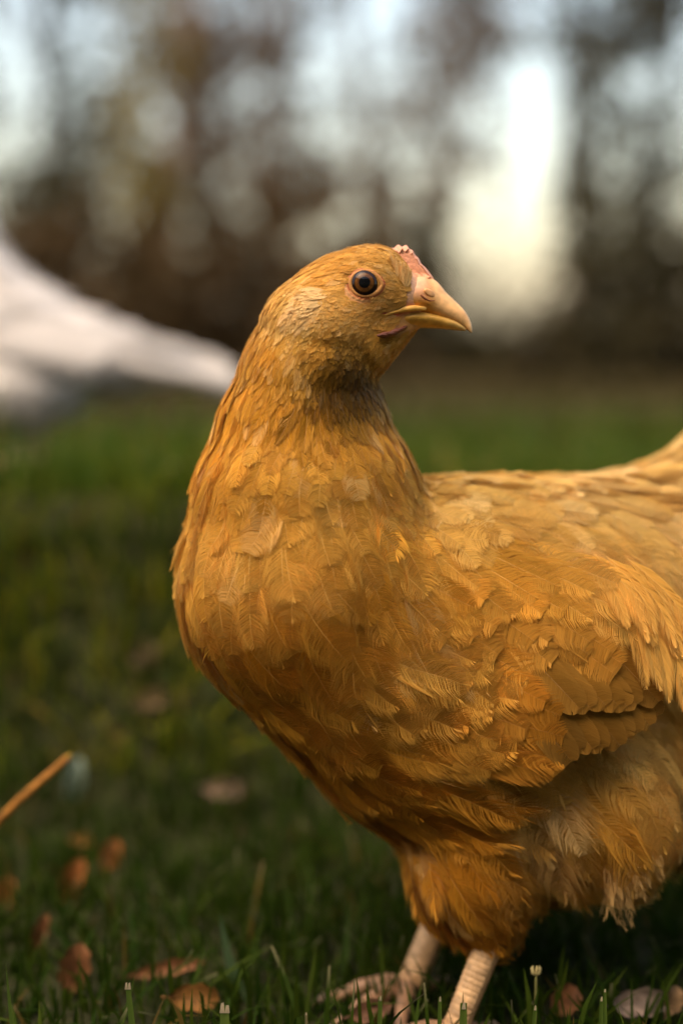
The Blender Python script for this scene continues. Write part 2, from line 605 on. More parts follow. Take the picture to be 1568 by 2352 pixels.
def feather_mesh(sdf, flow, root, L, W, N, base, lift, cup, fluff, point, yaw, col, tipcol, curl=None, shaft=True, dens=None, blunt=False):
    """All feathers of one batch at once (same barb count N per side).
    root (F,3) on the surface; L length, W half width (F,). Returns V (F, nv, 3) in world space, quads, tris, C (F, nv, 3)"""
    F = len(root)
    dens = np.full(F, .27) if dens is None else dens
    ds = (L / (NU - 1))[:, None]
    p = root.copy()
    SP, SN, SB, SL, SR = [], [], [], [], []
    cy, sy = np.cos(yaw)[:, None], np.sin(yaw)[:, None]
    for k in range(NU):
        n = sdf.grad(p)
        fl = flow(p)
        D = fl if fl.shape[1] == 3 else np.stack([fl[:, 0], np.zeros(F), -fl[:, 1]], -1)
        t = D - (D * n).sum(1)[:, None] * n
        t /= np.linalg.norm(t, axis=1)[:, None] + 1e-9
        b = np.cross(n, t)
        t = t * cy + b * sy
        b = np.cross(n, t)
        SP.append(p); SN.append(n); SB.append(b)
        ql, qr, p = p - b * W[:, None], p + b * W[:, None], p + t * ds
        fd = sdf(np.concatenate([ql, qr, p]))[:, None]
        SL.append(ql - fd[:F] * n); SR.append(qr - fd[F:2 * F] * n)
        p = p - fd[2 * F:] * n
    SP, SN, SL, SR = (np.stack(a, 1) for a in (SP, SN, SL, SR))     # F,NU,3

    def cr(A, u):
        """Catmull-Rom along the feather, u (F,M) in 0..1.."""
        x = np.clip(u, 0, 1) * (NU - 1)
        i = np.minimum(x.astype(int), NU - 2)
        f = (x - i)[..., None]
        g = lambda j: np.take_along_axis(A, np.clip(j, 0, NU - 1)[..., None].repeat(3, -1), 1)
        a, b_, c, d = g(i - 1), g(i), g(i + 1), g(i + 2)
        return .5 * (2 * b_ + (c - a) * f + (2 * a - 5 * b_ + 4 * c - d) * f * f + (3 * b_ - a - 3 * c + d) * f ** 3)

    def surf(u, v, h):
        C0, A0, B0, n = cr(SP, u), cr(SL, u), cr(SR, u), cr(SN, u)
        v = v[..., None]
        q = C0 + (B0 - A0) * .5 * v + ((A0 + B0) * .5 - C0) * v * v
        ex = np.clip(u - 1, 0, 1)[..., None]
        if True:
            q = q + (SP[:, -1:] - SP[:, -2:-1]) * (NU - 1) * ex
        return q + n * h[..., None]

    Vs, Cs, quads, tris = [], [], [], []
    off = 0
    t = (np.arange(N) + .5) / N
    fl = fluff[:, None]
    Lm, Wm = L[:, None], W[:, None]
    for side in (-1, 1):
        tt = np.clip(t[None, :] + rng.uniform(-.35, .35, (F, N)) / N, 0, 1)
        # barbs stick together in bundles that part now and then
        cut = rng.uniform(size=(F, N)) < .09
        bund = np.cumsum(cut * rng.normal(0, 1, (F, N)), axis=1)
        bund = np.clip(bund - bund.mean(1, keepdims=True), -1.6, 1.6)
        u0 = .02 + .95 * tt
        um = np.clip(.78 - .12 * (3.0 - point[:, None]), .3, .85)
        ue = u0 + (.48 + .06 * fl) * (1 - tt) ** .8 + .012
        ue = ue + .02 * bund * (1 - .6 * tt) * (.5 + 1.5 * fl)
        x = np.clip((ue - um) / (1.0 - um), 0, 1)
        prof = np.minimum(1, (ue / .30) ** .6) * np.sqrt(np.clip(1 - x ** 2, 0, 1)) ** np.where(point[:, None] < 2.2, 1.5, 1.0)
        prof = np.maximum(prof, .03)
        ln = 1 + (fl * .22 + .012) * rng.normal(size=(F, N)) - fl * .5 * rng.uniform(0, 1, (F, N)) ** 2.5 + .03 * bund * (.3 + 2 * fl)
        ln = np.clip(ln, .45, 1.45)
        v1 = side * prof * (.75 + .25 * ln)
        du = (ue - u0) * ln
        hw = (Lm + Wm) / N * dens[:, None]
        hbk = .012 if blunt else .10
        hb = hbk * rng.normal(0, 1, (F, N)) * lift[:, None] + bund * hbk * lift[:, None]
        stray = (rng.uniform(size=(F, N)) < .06 * fl) * np.abs(rng.normal(0, 1, (F, N))) * lift[:, None] * .35
        vv, cc = [], []
        bright = 1 + .06 * rng.normal(size=(F, N)) + .045 * bund
        for s, w_ in ((0, .9), (.5, 1.0), (1.0, 0)):
            uu = u0 + du * s ** 1.4
            v = v1 * s ** .68
            h = base[:, None] + lift[:, None] * np.clip(uu, 0, 2) ** 1.2 - cup[:, None] * v * v + hb * s + stray * s * s
            if curl is not None:
                h = h + curl[:, None] * np.clip(uu - .45, 0, 2) ** 2
            m = np.clip(s * .6 + tt * .5, 0, 1)[..., None]
            c = (col[:, None, :] * (1 - m) + tipcol[:, None, :] * m) * bright[..., None]
            if w_ == 0 and blunt:
                w_ = .75
            if w_ == 0:
                vv.append(surf(uu, v, h)); cc.append(c)
                continue
            dl = du * Lm * 1.4 * max(s, .05) ** .4
            dv = v1 * Wm * .68 * max(s, .08) ** -.32
            nn = np.sqrt(dl * dl + dv * dv) + 1e-9
            ou, ov = -dv / nn * hw * w_ / Lm, dl / nn * hw * w_ / Wm
            tw = .00007 * np.minimum(L / .03, 1.0)[:, None] * side
            vv += [surf(uu - ou, v - ov, h - tw), surf(uu + ou, v + ov, h + tw)]
            cc += [c, c]
        vv = np.stack(vv, 2).reshape(F, -1, 3)       # F, N*5, 3
        cc = np.stack(cc, 2).reshape(F, -1, 3)
        Vs.append(vv); Cs.append(cc)
        nb_ = 6 if blunt else 5
        o = off + np.arange(N)[:, None] * nb_
        quads.append(o + np.array([0, 1, 3, 2]))
        if blunt:
            quads.append(o + np.array([2, 3, 5, 4]))
        else:
            tris.append(o + np.array([2, 3, 4]))
        off += N * nb_
    if shaft:
        us = np.linspace(0, .97, 7)[None, :].repeat(F, 0)
        h = base[:, None] + lift[:, None] * us ** 1.2 + .00012
        if curl is not None:
            h = h + curl[:, None] * np.clip(us - .45, 0, 2) ** 2
        w = (.00025 / W)[:, None] * (1 - us * .85)
        vv = np.stack([surf(us, -w, h), surf(us, w, h)], 2).reshape(F, -1, 3)
        Vs.append(vv)
        cc = np.clip(np.stack([col * .88 + np.array([.80, .60, .36]) * .12] * 14, 1), 0, .9)
        Cs.append(cc)
        o = off + np.arange(6)[:, None] * 2
        quads.append(o + np.array([0, 1, 3, 2]))
    V = np.concatenate(Vs, 1)
    return dz(V), [np.concatenate(a) for a in (quads, tris) if a], np.clip(np.concatenate(Cs, 1), 0, 1)


def scatter(V, F, spacing_fn, sdf, oversample=5.0):
    """dart throwing over a quad mesh with a spacing that varies; returns points"""
    a, b, c, d = (V[F[:, i]] for i in range(4))
    area = .5 * np.linalg.norm(np.cross(c - a, d - b), axis=1)
    cen = (a + b + c + d) / 4
    sp = spacing_fn(cen)
    lam = area / (sp ** 2) * oversample
    lam[~np.isfinite(lam)] = 0
    n = rng.poisson(lam)
    fi = np.repeat(np.arange(len(F)), n)
    u, v = rng.uniform(size=(2, len(fi), 1))
    p = (a[fi] * (1 - u) + b[fi] * u) * (1 - v) + (d[fi] * (1 - u) + c[fi] * u) * v
    r = sp[fi]
    order = rng.permutation(len(p))
    cell = .004
    grid = {}
    keep = []
    P_ = p.tolist(); R_ = r.tolist()
    for i in order.tolist():
        x, y, z = P_[i]; ri = R_[i]
        m = max(1, int(math.ceil(ri / cell)))
        cx, cy, cz = int(x // cell), int(y // cell), int(z // cell)
        ok = True
        r2 = ri * ri
        for ix in range(cx - m, cx + m + 1):
            for iy in range(cy - m, cy + m + 1):
                for iz in range(cz - m, cz + m + 1):
                    for (qx, qy, qz) in grid.get((ix, iy, iz), ()):
                        if (qx - x) ** 2 + (qy - y) ** 2 + (qz - z) ** 2 < r2:
                            ok = False; break
                    if not ok: break
                if not ok: break
            if not ok: break
        if ok:
            grid.setdefault((cx, cy, cz), []).append((x, y, z))
            keep.append(i)
    return sdf.project(p[np.array(keep, int)], 1)


def plumage(parent, sdf, flow, roots, prm, nbars, n_single, name='plumage'):
    """build feathers; the n_single largest in view become objects, the rest one mesh"""
    F = len(roots)
    n = sdf.grad(roots)
    facing = -n[:, 1]
    px, py = to_px(roots)
    inview = (facing > .05) & (px > 0) & (px < 1560) & (py < 2340) & (py > 0)
    score = np.where(inview, prm['L'] * prm['W'] * np.clip(facing + .3, 0, 1), 0)
    single = np.zeros(F, bool)
    single[np.argsort(-score)[:n_single]] = True
    single &= inview
    bars = nbars.copy()
    bars[facing < -.25] = np.maximum(6, bars[facing < -.25] // 2)
    parts = []
    for N in np.unique(bars):
        sel = np.where(bars == N)[0]
        for ch in np.array_split(sel, max(1, len(sel) // 500)):
            V, q, C = feather_mesh(sdf, flow, roots[ch], prm['L'][ch], prm['W'][ch], int(N), prm['base'][ch], prm['lift'][ch],
                                   prm['cup'][ch], prm['fluff'][ch], prm['point'][ch], prm['yaw'][ch], prm['col'][ch], prm['tip'][ch],
                                   prm['curl'][ch], shaft=N > 30, dens=prm['dens'][ch] if 'dens' in prm else None)
            nv = V.shape[1]
            for j, g in enumerate(ch):
                if single[g]:
                    mesh_np('feather', V[j], q, M_FEATHER, parent, C[j])
            rest = ~single[ch]
            if rest.any():
                m = int(rest.sum())
                QQ = [(f[None] + (np.arange(m) * nv)[:, None, None]).reshape(-1, f.shape[1]) for f in q]
                parts.append((V[rest].reshape(-1, 3), QQ, C[rest].reshape(-1, 3)))
    if parts:
        V, Fs, C = join(parts)
        o = mesh_np(name, V, Fs, M_FEATHER, parent, C)
        o['kind'] = 'stuff'


def loft(rings, close=True):
    n, m = len(rings), len(rings[0])
    V = np.concatenate(rings)
    i = np.arange(n * m).reshape(n, m)
    j = np.roll(i, -1, axis=1)
    F = np.stack([i[:-1], j[:-1], j[1:], i[1:]], -1).reshape(-1, 4)
    if not close:
        F = F.reshape(n - 1, m, 4)[:, :-1].reshape(-1, 4)
    return V, F


def outward(V, F):
    c = V.mean(0)
    a, b, d = V[F[:, 0]], V[F[:, 1]], V[F[:, 2]]
    nn = np.cross(b - a, d - a)
    if ((nn * (a - c)).sum(1)).sum() < 0:
        return F[:, ::-1]
    return F


# ------------------------------------------------------------------ the yellow hen
def build_hen():
    sd = SDF()
    # head and neck
    sd.ell((822, 671, 0), (141, 80, 94), .010)
    sd.cone((862, 650, 0, 74), (915, 684, 0, 45), .010)
    sd.ell((775, 728, 0), (96, 84, 88), .010)
    sd.cone((945, 738, 0, 24), (845, 792, .002, 70), .008)
    sd.cone((726, 762, .002, 126), (708, 870, .010, 153), .006)
    sd.cone((708, 870, .010, 153), (697, 1010, .018, 200), .004)
    sd.cone((697, 1010, .018, 200), (706, 1165, .022, 262), .004)
    sd.cone((706, 1165, .022, 262), (718, 1340, .026, 305), .004)
    sd.cone((718, 1340, .026, 305), (985, 1620, .050, 300), .004)
    # trunk
    sd.cone((1040, 1402, .055, 308), (1480, 1415, .100, 324), .012)
    sd.cone((1500, 1310, .105, 195), (1720, 985, .135, 85), .02)
    sd.ell((1320, 1740, .090), (360, 250, 235), .03)
    sd.ell((1590, 1700, .100), (230, 230, 260), .03)
    sd.ell((1150, 1480, .070), (330, 330, 260), .03, rot=18)
    # thighs
    sd.cone((1120, 1825, .050, 226), (1088, 1990, .040, 148), .02)
    sd.cone((1088, 1990, .040, 148), (1116, 2085, .034, 84), .006)
    sd.cone((1116, 2085, .034, 84), (1134, 2150, .032, 32), .006)
    sd.ell((1385, 1850, .034), (168, 150, 205), .012, rot=20)
    sd.ell((1265, 1950, .050), (120, 110, 110), .02)
    sd.cone((1050, 1850, .115, 180), (1040, 2080, .085, 64), .01)
    # eye socket hollow is covered by the lids
    body_V, body_F = surface_net(sd, (-.10, -.06, -.235), (.30, .30, .150), .0024)

    foot_n = G(1010, 2352); foot_n = P(1030, 2425, .705); foot_n[2] = 0
    hen = empty('hen', (0.06, 0.03, 0.0))
    setp(hen, 'golden buff hen looking right with its chest to the camera', 'hen')

    # wing surface: a flat shell proud of the flank
    wg = SDF()
    wg.prims = list(sd.prims[:10])
    wg.ell((1250, 1560, .055), (470, 350, 470), .012)
    px, py = to_px(body_V)

    # colours of skin
    C = np.broadcast_to(np.array([.46, .22, .03]), (len(body_V), 3)).copy()

    def blot(x, y, rx, ry, col, soft=.5):
        r = np.sqrt(((px - x) / rx) ** 2 + ((py - y) / ry) ** 2)
        w = np.clip((1 + soft - r) / soft, 0, 1)[:, None]
        C[:] = C * (1 - w) + np.array(col) * w
    blot(940, 690, 62, 62, (.66, .36, .20))
    blot(905, 705, 55, 30, (.62, .34, .17))
    blot(905, 655, 26, 32, (.56, .25, .07))
    blot(838, 664, 58, 50, (.58, .27, .09))
    blot(866, 667, 12, 9, (.05, .02, .01), .6)
    blot(930, 705, 20, 10, (.60, .22, .09), .8)
    blot(900, 722, 50, 7, (.55, .10, .05), .8)
    blot(865, 735, 14, 10, (.50, .08, .04), .8)
    blot(945, 745, 30, 22, (.55, .27, .08), .6)
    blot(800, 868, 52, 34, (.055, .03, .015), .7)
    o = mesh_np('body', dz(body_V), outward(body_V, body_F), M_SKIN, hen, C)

    # ---- fields over the bird (photo px): direction
    flow = Field([
        (960, 620, -.9, -.1), (900, 585, -1, .02), (820, 575, -1, .15), (740, 610, -.9, .45), (680, 650, -.75, .7), (620, 730, -.5, .88),
        (880, 640, -1, -.1), (800, 690, -1, .25), (760, 720, -.85, .5), (840, 730, -.95, .35), (780, 790, -.75, .65), (700, 740, -.7, .75),
        (900, 760, -.9, .3), (930, 780, -.85, .4), (870, 810, -.6, .75), (820, 850, -.2, 1),
        (640, 820, -.35, .95), (570, 860, -.25, .97), (700, 900, -.15, 1), (760, 960, 0, 1), (860, 900, .25, 1), (900, 980, .3, .95),
        (530, 980, -.3, .95), (620, 1040, -.2, 1), (740, 1060, .03, 1), (860, 1060, .3, .95), (450, 1180, -.15, 1), (560, 1200, -.12, 1),
        (680, 1220, .02, 1), (800, 1220, .2, 1), (920, 1180, .5, .86), (410, 1380, .02, 1), (520, 1400, .0, 1), (640, 1420, .05, 1),
        (780, 1420, .28, .96), (900, 1400, .5, .86), (1000, 1300, .62, .78), (1000, 1130, .85, .5), (1100, 1110, 1, .12), (1300, 1110, 1, .1),
        (1120, 1220, .85, .5), (1250, 1220, .9, .4), (1100, 1330, .75, .65), (1400, 1180, .85, .4), (1500, 1250, .72, .7), (1440, 1350, .7, .72),
        (1540, 1400, .55, .85), (1500, 1500, .5, .86), (1560, 1100, .6, -.5), (1650, 1000, .6, -.8), (1560, 1040, .7, -.5),
        (460, 1560, .25, .97), (560, 1620, .4, .9), (620, 1540, .25, .97), (700, 1700, .62, .78), (760, 1560, .45, .9), (840, 1640, .75, .66),
        (800, 1830, .8, .6), (900, 1800, .92, .4), (960, 1700, .95, .3), (960, 1560, .85, .5), (1060, 1760, 1, .1), (1000, 1840, 1, .22),
        (930, 1900, .8, .6), (960, 1980, .5, .86), (1020, 2060, .45, .9), (1100, 2130, .45, .9), (1120, 1990, .7, .7), (1120, 1880, .95, .3),
        (1220, 1880, .92, .38), (1260, 1960, .7, .7), (1330, 1850, .5, .86), (1320, 1760, .75, .65), (1430, 1800, .6, .8), (1400, 1960, .4, .92), (1480, 1900, .35, .94),
        (1540, 1780, .5, .86), (1560, 1900, .3, .95), (1320, 2020, .6, .8), (1200, 2060, .55, .83)])
    # length, half width (px), lift (px), fluff, tip roundness
    size = Field([
        (900, 590, 46, 6.5, 3.5, .4, 2), (820, 590, 56, 7, 3.5, .4, 2), (960, 640, 26, 6, 3, .4, 2), (740, 620, 66, 8, 4, .4, 2),
        (650, 690, 80, 10, 5, .45, 2), (840, 730, 26, 6, 3, .5, 2.2), (770, 720, 34, 8, 4, .6, 2), (710, 690, 40, 10, 6, .8, 2),
        (790, 790, 38, 10, 6, .6, 2), (900, 790, 30, 7, 4, .6, 2), (940, 765, 24, 5, 3, .5, 2), (620, 800, 100, 14, 5, .5, 2.0), (700, 830, 78, 12, 5.5, .65, 2),
        (850, 870, 46, 11, 6, .6, 2), (700, 920, 122, 18, 5.5, .45, 2.1), (560, 920, 134, 19, 5.5, .45, 2.1), (860, 960, 114, 18, 5.5, .45, 2.1),
        (640, 1030, 120, 32, 9, .28, 3.2), (760, 1040, 124, 36, 9, .3, 3.4), (880, 1080, 128, 34, 9, .3, 3), (480, 1080, 130, 34, 9, .25, 3),
        (560, 1220, 165, 48, 10, .26, 3.2), (700, 1220, 170, 50, 10, .35, 3.2), (860, 1240, 165, 44, 10, .4, 3), (430, 1350, 170, 50, 9, .2, 3),
        (560, 1420, 195, 58, 11, .25, 3), (700, 1450, 205, 60, 12, .32, 3), (860, 1480, 190, 52, 12, .5, 2.8), (980, 1300, 160, 42, 9, .35, 3),
        (1100, 1120, 160, 45, 7, .25, 2.6), (1350, 1130, 175, 45, 8, .3, 2.4), (1120, 1280, 165, 44, 8, .25, 3), (1250, 1250, 170, 45, 8, .25, 3),
        (1480, 1280, 210, 36, 9, .4, 1.8), (1500, 1450, 230, 36, 10, .45, 1.7), (1600, 1000, 220, 45, 9, .3, 2),
        (600, 1640, 200, 52, 12, .35, 2.8), (760, 1700, 200, 52, 12, .4, 2.6), (900, 1680, 200, 50, 14, .6, 2.4), (800, 1850, 180, 44, 10, .5, 2.4),
        (980, 1760, 215, 50, 15, .65, 2.2), (1000, 1900, 200, 50, 13, .9, 2), (1150, 1880, 230, 60, 14, .85, 2.2), (1100, 2060, 150, 40, 12, 1.0, 2),
        (1110, 2140, 90, 26, 8, 1.0, 2), (1300, 1850, 220, 55, 12, .8, 2.2), (1430, 1850, 230, 60, 12, .65, 2.4), (1400, 2000, 170, 42, 12, 1.0, 1.8),
        (1550, 1800, 230, 55, 12, .7, 2.2)])
    tone = Field([
        (900, 590, .58, .34, .10), (820, 600, .57, .32, .085), (950, 620, .64, .40, .15), (760, 640, .59, .33, .08), (690, 665, .62, .36, .08),
        (708, 690, .80, .62, .34), (735, 705, .78, .55, .23), (780, 715, .74, .44, .145), (840, 735, .76, .46, .16), (760, 780, .68, .39, .10), (880, 690, .74, .43, .15),
        (700, 770, .66, .43, .13), (900, 795, .60, .36, .10), (885, 825, .60, .36, .11), (896, 885, .74, .55, .27),
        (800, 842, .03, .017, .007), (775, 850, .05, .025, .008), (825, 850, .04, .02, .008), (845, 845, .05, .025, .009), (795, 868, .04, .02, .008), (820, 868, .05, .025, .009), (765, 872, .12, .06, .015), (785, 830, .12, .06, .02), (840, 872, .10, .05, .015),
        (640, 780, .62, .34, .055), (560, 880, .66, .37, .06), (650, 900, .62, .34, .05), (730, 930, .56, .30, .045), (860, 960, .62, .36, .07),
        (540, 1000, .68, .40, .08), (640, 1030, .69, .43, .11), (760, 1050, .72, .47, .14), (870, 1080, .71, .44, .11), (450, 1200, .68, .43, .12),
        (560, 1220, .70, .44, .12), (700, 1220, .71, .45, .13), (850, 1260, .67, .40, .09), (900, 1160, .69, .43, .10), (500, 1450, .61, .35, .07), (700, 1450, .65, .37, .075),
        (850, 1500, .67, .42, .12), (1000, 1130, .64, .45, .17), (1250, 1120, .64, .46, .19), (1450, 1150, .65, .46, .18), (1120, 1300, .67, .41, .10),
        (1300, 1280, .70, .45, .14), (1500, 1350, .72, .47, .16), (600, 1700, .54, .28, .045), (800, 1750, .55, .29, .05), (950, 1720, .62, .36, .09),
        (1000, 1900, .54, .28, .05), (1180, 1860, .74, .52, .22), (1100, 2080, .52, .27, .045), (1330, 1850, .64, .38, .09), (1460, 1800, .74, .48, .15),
        (1400, 2020, .68, .47, .19), (1560, 1800, .72, .48, .17)])

    def grade(c):
        c = c.copy()
        b_ = c[:, 2].copy()
        c[:, 1] *= .80 + .13 * np.clip((b_ - .07) / .10, 0, 1)
        c[:, 2] = np.minimum(4.0 * b_ * b_, .85 * b_)
        return c

    def spacing(p):
        s = size(p)
        n = sd.grad(p)
        r = np.interp(s[:, 0], [30, 60, 120, 200], [.25, .27, .31, .41]) * np.sqrt(s[:, 0] * s[:, 1]) * S
        back = -n[:, 1] < -.25
        r = np.where(back, r * 1.5, r)
        x, y = to_px(p)
        # bare face
        bare = (((x - 838) / 43) ** 2 + ((y - 666) / 36) ** 2 < 1) | (((x - 922) / 44) ** 2 + ((y - 716) / 15) ** 2 < 1) | (((x - 942) / 28) ** 2 + ((y - 742) / 16) ** 2 < 1) | (((x - 964) / 26) ** 2 + ((y - 688) / 48) ** 2 < 1) | (x > 958) & (y < 770) | (x > 938) & (y < 650) \
            | (((x - 892) / 46) ** 2 + ((y - 764) / 15) ** 2 < 1) & (p[:, 1] < 0)
        return np.where(bare, np.inf, r)

    roots = scatter(body_V, body_F, spacing, sd)
    x, y = to_px(roots)
    # the parting under the cheek, and thin down on the bare lores
    keep = np.ones(len(roots), bool)
    lore = (((x - 905) / 45) ** 2 + ((y - 690) / 32) ** 2 < 1)
    keep &= ~(lore & (rng.uniform(size=len(x)) < .2))
    gapm = (((x - 802) / 44) ** 2 + ((y - 845) / 30) ** 2 < 1)
    keep &= ~(gapm & (rng.uniform(size=len(x)) < .5))
    roots = roots[keep]; x = x[keep]; y = y[keep]
    F = len(roots)
    s = size(roots)
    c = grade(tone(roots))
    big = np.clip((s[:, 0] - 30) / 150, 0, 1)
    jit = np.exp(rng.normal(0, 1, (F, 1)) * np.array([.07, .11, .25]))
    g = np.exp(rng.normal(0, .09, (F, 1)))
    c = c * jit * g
    # wear and moult: paler and darker feathers, and broad uneven patches
    patch = np.sin(x * .021 + 1.3 * np.sin(y * .013)) * np.sin(y * .017 + 1.1 * np.sin(x * .011))
    c = c * (1 + .09 * patch)[:, None]
    odd = rng.uniform(size=(F, 1))
    lum = np.clip(c.mean(1, keepdims=True) / .3, 0, 1)
    c = np.where(odd < .10, c * .68 + np.array([.84, .60, .27]) * .32 * lum, np.where(odd > .93, c * np.array([.80, .72, .6]), c))
    L = s[:, 0] * S * np.exp(rng.normal(0, .12, F))
    W = s[:, 1] * S * np.exp(rng.normal(0, .12, F))
    pale = np.array([.80, .48, .13])
    k = rng.uniform(.08, .32, (F, 1))
    tip = c * (1 - k) + pale * k * np.clip(c.mean(1, keepdims=True) / .3, 0, 1)
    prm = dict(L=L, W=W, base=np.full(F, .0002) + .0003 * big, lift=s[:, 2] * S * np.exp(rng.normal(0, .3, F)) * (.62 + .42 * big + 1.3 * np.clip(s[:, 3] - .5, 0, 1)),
               cup=s[:, 1] * S * .035 * rng.uniform(.2, 1.3, F), fluff=np.clip((s[:, 3] + .22) * np.exp(rng.normal(0, .25, F)), .3, 1.3),
               point=s[:, 4], yaw=rng.normal(0, 1, F) * (.12 + .08 * big), col=c, tip=tip,
               curl=np.where(rng.uniform(size=F) < .10 + .5 * (s[:, 3] > .75), rng.uniform(0, 1, F) * (.005 + .010 * (s[:, 3] > .75)), 0) * big)
    nb = np.where(L < .0105, 8, np.where(L < .016, 18, np.where(L < .024, 34, np.where(L < .032, 56, 76)))).astype(int)
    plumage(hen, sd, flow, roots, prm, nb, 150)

    # ---- loose down: fine single barbs standing off the coat
    fa, fb, fc, fd = (body_V[body_F[:, i]] for i in range(4))
    ar = .5 * np.linalg.norm(np.cross(fc - fa, fd - fb), axis=1)
    cx_, cy_ = to_px((fa + fc) / 2)
    ar = ar * np.where(spacing((fa + fc) / 2) < 1, 1, 0) * np.where(cy_ < 900, 2.2, 1.0)
    nd_ = 9000
    fi = rng.choice(len(ar), nd_, p=ar / ar.sum())
    u_, v_ = rng.uniform(size=(2, nd_, 1))
    p0 = (fa[fi] * (1 - u_) + fb[fi] * u_) * (1 - v_) + (fd[fi] * (1 - u_) + fc[fi] * u_) * v_
    nn_ = sd.grad(p0)
    near_ = -nn_[:, 1] > -.35
    p0, nn_ = p0[near_], nn_[near_]
    m_ = len(p0)
    fw = flow(p0)
    tv = np.stack([fw[:, 0], np.zeros(m_), -fw[:, 1]], -1)
    tv -= (tv * nn_).sum(1)[:, None] * nn_
    tv /= np.linalg.norm(tv, axis=1)[:, None] + 1e-9
    bv_ = np.cross(nn_, tv)
    yaw_ = rng.normal(0, .22, (m_, 1))
    tv = tv * np.cos(yaw_) + bv_ * np.sin(yaw_); bv_ = np.cross(nn_, tv)
    sz_ = size(p0)
    ln_ = (np.clip(sz_[:, 0:1] * .28, 9, 46) * S) * rng.uniform(.5, 1.4, (m_, 1))
    up0 = .0009 + sz_[:, 2:3] * S * .35
    rise = ln_ * np.abs(rng.normal(.06, .10, (m_, 1)))
    wd_ = .000045
    q0 = p0 + nn_ * up0
    q1 = q0 + tv * ln_ * .55 + nn_ * rise * .35
    q2 = q0 + tv * ln_ + nn_ * rise + bv_ * ln_ * rng.normal(0, .12, (m_, 1))
    DV = np.stack([q0 - bv_ * wd_, q0 + bv_ * wd_, q1 - bv_ * wd_, q1 + bv_ * wd_, q2], 1)
    oo = np.arange(m_)[:, None] * 5
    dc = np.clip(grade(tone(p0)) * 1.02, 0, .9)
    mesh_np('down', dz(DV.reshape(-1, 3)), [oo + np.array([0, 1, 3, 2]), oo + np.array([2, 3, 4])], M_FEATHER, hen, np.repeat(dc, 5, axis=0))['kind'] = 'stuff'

    # ---- pale tuft over the ear, and the small feathers beside the comb
    ear = []
    for i in range(34):
        f = i / 33
        ear.append((742 - 14 * f + rng.normal(0, 7), 668 + 44 * f + rng.normal(0, 5), -.95, .15 + .4 * f, 44, 7, (.82, .57, .24)))
    for i in range(16):
        f = i / 15
        ear.append((925 + 30 * f + rng.normal(0, 3), 655 - 30 * (1 - f) + rng.normal(0, 4), .10, -1.0, 42, 5, (.72, .44, .15)))
    for i, (a, b, dx, dy, l, w, c1) in enumerate(ear):
        rt = sd.project(Q(a, b, -.02)[None], 4)
        one = np.ones(1)
        c1 = np.array([c1]) * math.exp(rng.normal(0, .08))
        fl = Field([(a, b, dx, dy), (a + dx * l, b + dy * l, dx, dy)])
        V, q, CC = feather_mesh(sd, fl, rt, one * l * S, one * w * S, 14, one * .0006, one * .0016, one * 0, one * .8, one * 2, one * rng.normal(0, .15), c1, c1, one * .001, shaft=False, dens=one * .3)
        ear[i] = (V[0], q, CC[0])
    V, Fs, CC = join(ear)
    mesh_np('face_down', V, Fs, M_FEATHER, hen, CC)['kind'] = 'stuff'

    # ---- wing: flat overlapping coverts and quills
    wflow = Field([(950, 1450, .75, .66), (1100, 1400, .8, .6), (1250, 1400, .85, .52), (1400, 1450, .72, .7), (1100, 1600, .93, .36), (1250, 1550, .8, .6),
                   (1400, 1550, .66, .75), (1200, 1700, .97, .22), (1350, 1680, .72, .69), (1500, 1620, .62, .78)])
    rows = []
    # quills under everything: (tip list, direction, length, half width)
    for i in range(9):
        tpx, tpy = 1300 + i * 27, 1728 - i * 7 - (0 if i < 6 else (i - 5) * 8)
        rows.append((tpx, tpy, .62, .78, 300, 36, 4 - i * 2.2, (.36, .21, .06)))  # quill rows darkened: shade of the lower wing put into the colour
    for i in range(7):
        rows.append((1318 + i * 30, 1610 + i * 4 - (i > 4) * (i - 4) * 14, .68, .73, 232, 36, 7 - i * 2.0, (.42, .25, .07)))
    for i in range(5):   # rounded coverts at the front lower corner
        rows.append(([1252, 1281, 1288, 1270, 1235][i], [1760, 1738, 1688, 1640, 1600][i], .95, [.10, .16, .22, .34, .45][i], 270, [46, 52, 56, 52, 46][i], 1 + i, (.60, .31, .055)))
    poly = np.array([(985, 1420), (1120, 1345), (1330, 1400), (1450, 1500), (1400, 1570), (1300, 1560), (1240, 1600), (1210, 1700), (1120, 1755), (1040, 1700), (975, 1560)], float)

    def inside(x, y):
        c_ = False
        for q in range(len(poly)):
            (x1, y1), (x2, y2) = poly[q], poly[q - 1]
            if (y1 > y) != (y2 > y) and x < (x2 - x1) * (y - y1) / (y2 - y1) + x1:
                c_ = not c_
        return c_
    av, bv = np.array([.80, .60]), np.array([-.60, .80])
    for ia in range(-8, 9):
        for ib in range(-8, 9):
            pt = np.array([1200.0, 1540.0]) + av * (ia * 76 + (ib % 2) * 38) + bv * ib * 52 + rng.normal(0, 10, 2)
            if inside(*pt):
                f = np.clip((pt[1] - 1480) / 250, 0, 1)
                dx, dy = (.80 - .0 * f, .60) if pt[0] > 1250 else (.80 + .16 * f, .60 - .42 * f)
                rows.append((pt[0], pt[1], dx, dy, min(226, 212 + rng.normal(0, 12)), 54 + rng.normal(0, 4), 5 - ia * .55, (.65 - .05 * f, .39 - .07 * f, .11 - .04 * f)))
    rows = np.array([r[:7] + r[7] for r in rows], float)
    j = rng.normal(0, 6, (len(rows), 2))
    tpx = rows[:, :2] + j
    dirn = rows[:, 2:4] / np.linalg.norm(rows[:, 2:4], axis=1)[:, None]
    rp = tpx - dirn * rows[:, 4:5]
    roots = np.array([Q(a, b, -.02) for a, b in rp])
    roots = wg.project(roots, 4)
    # keep the roots on the near side of the shell
    F = len(roots)
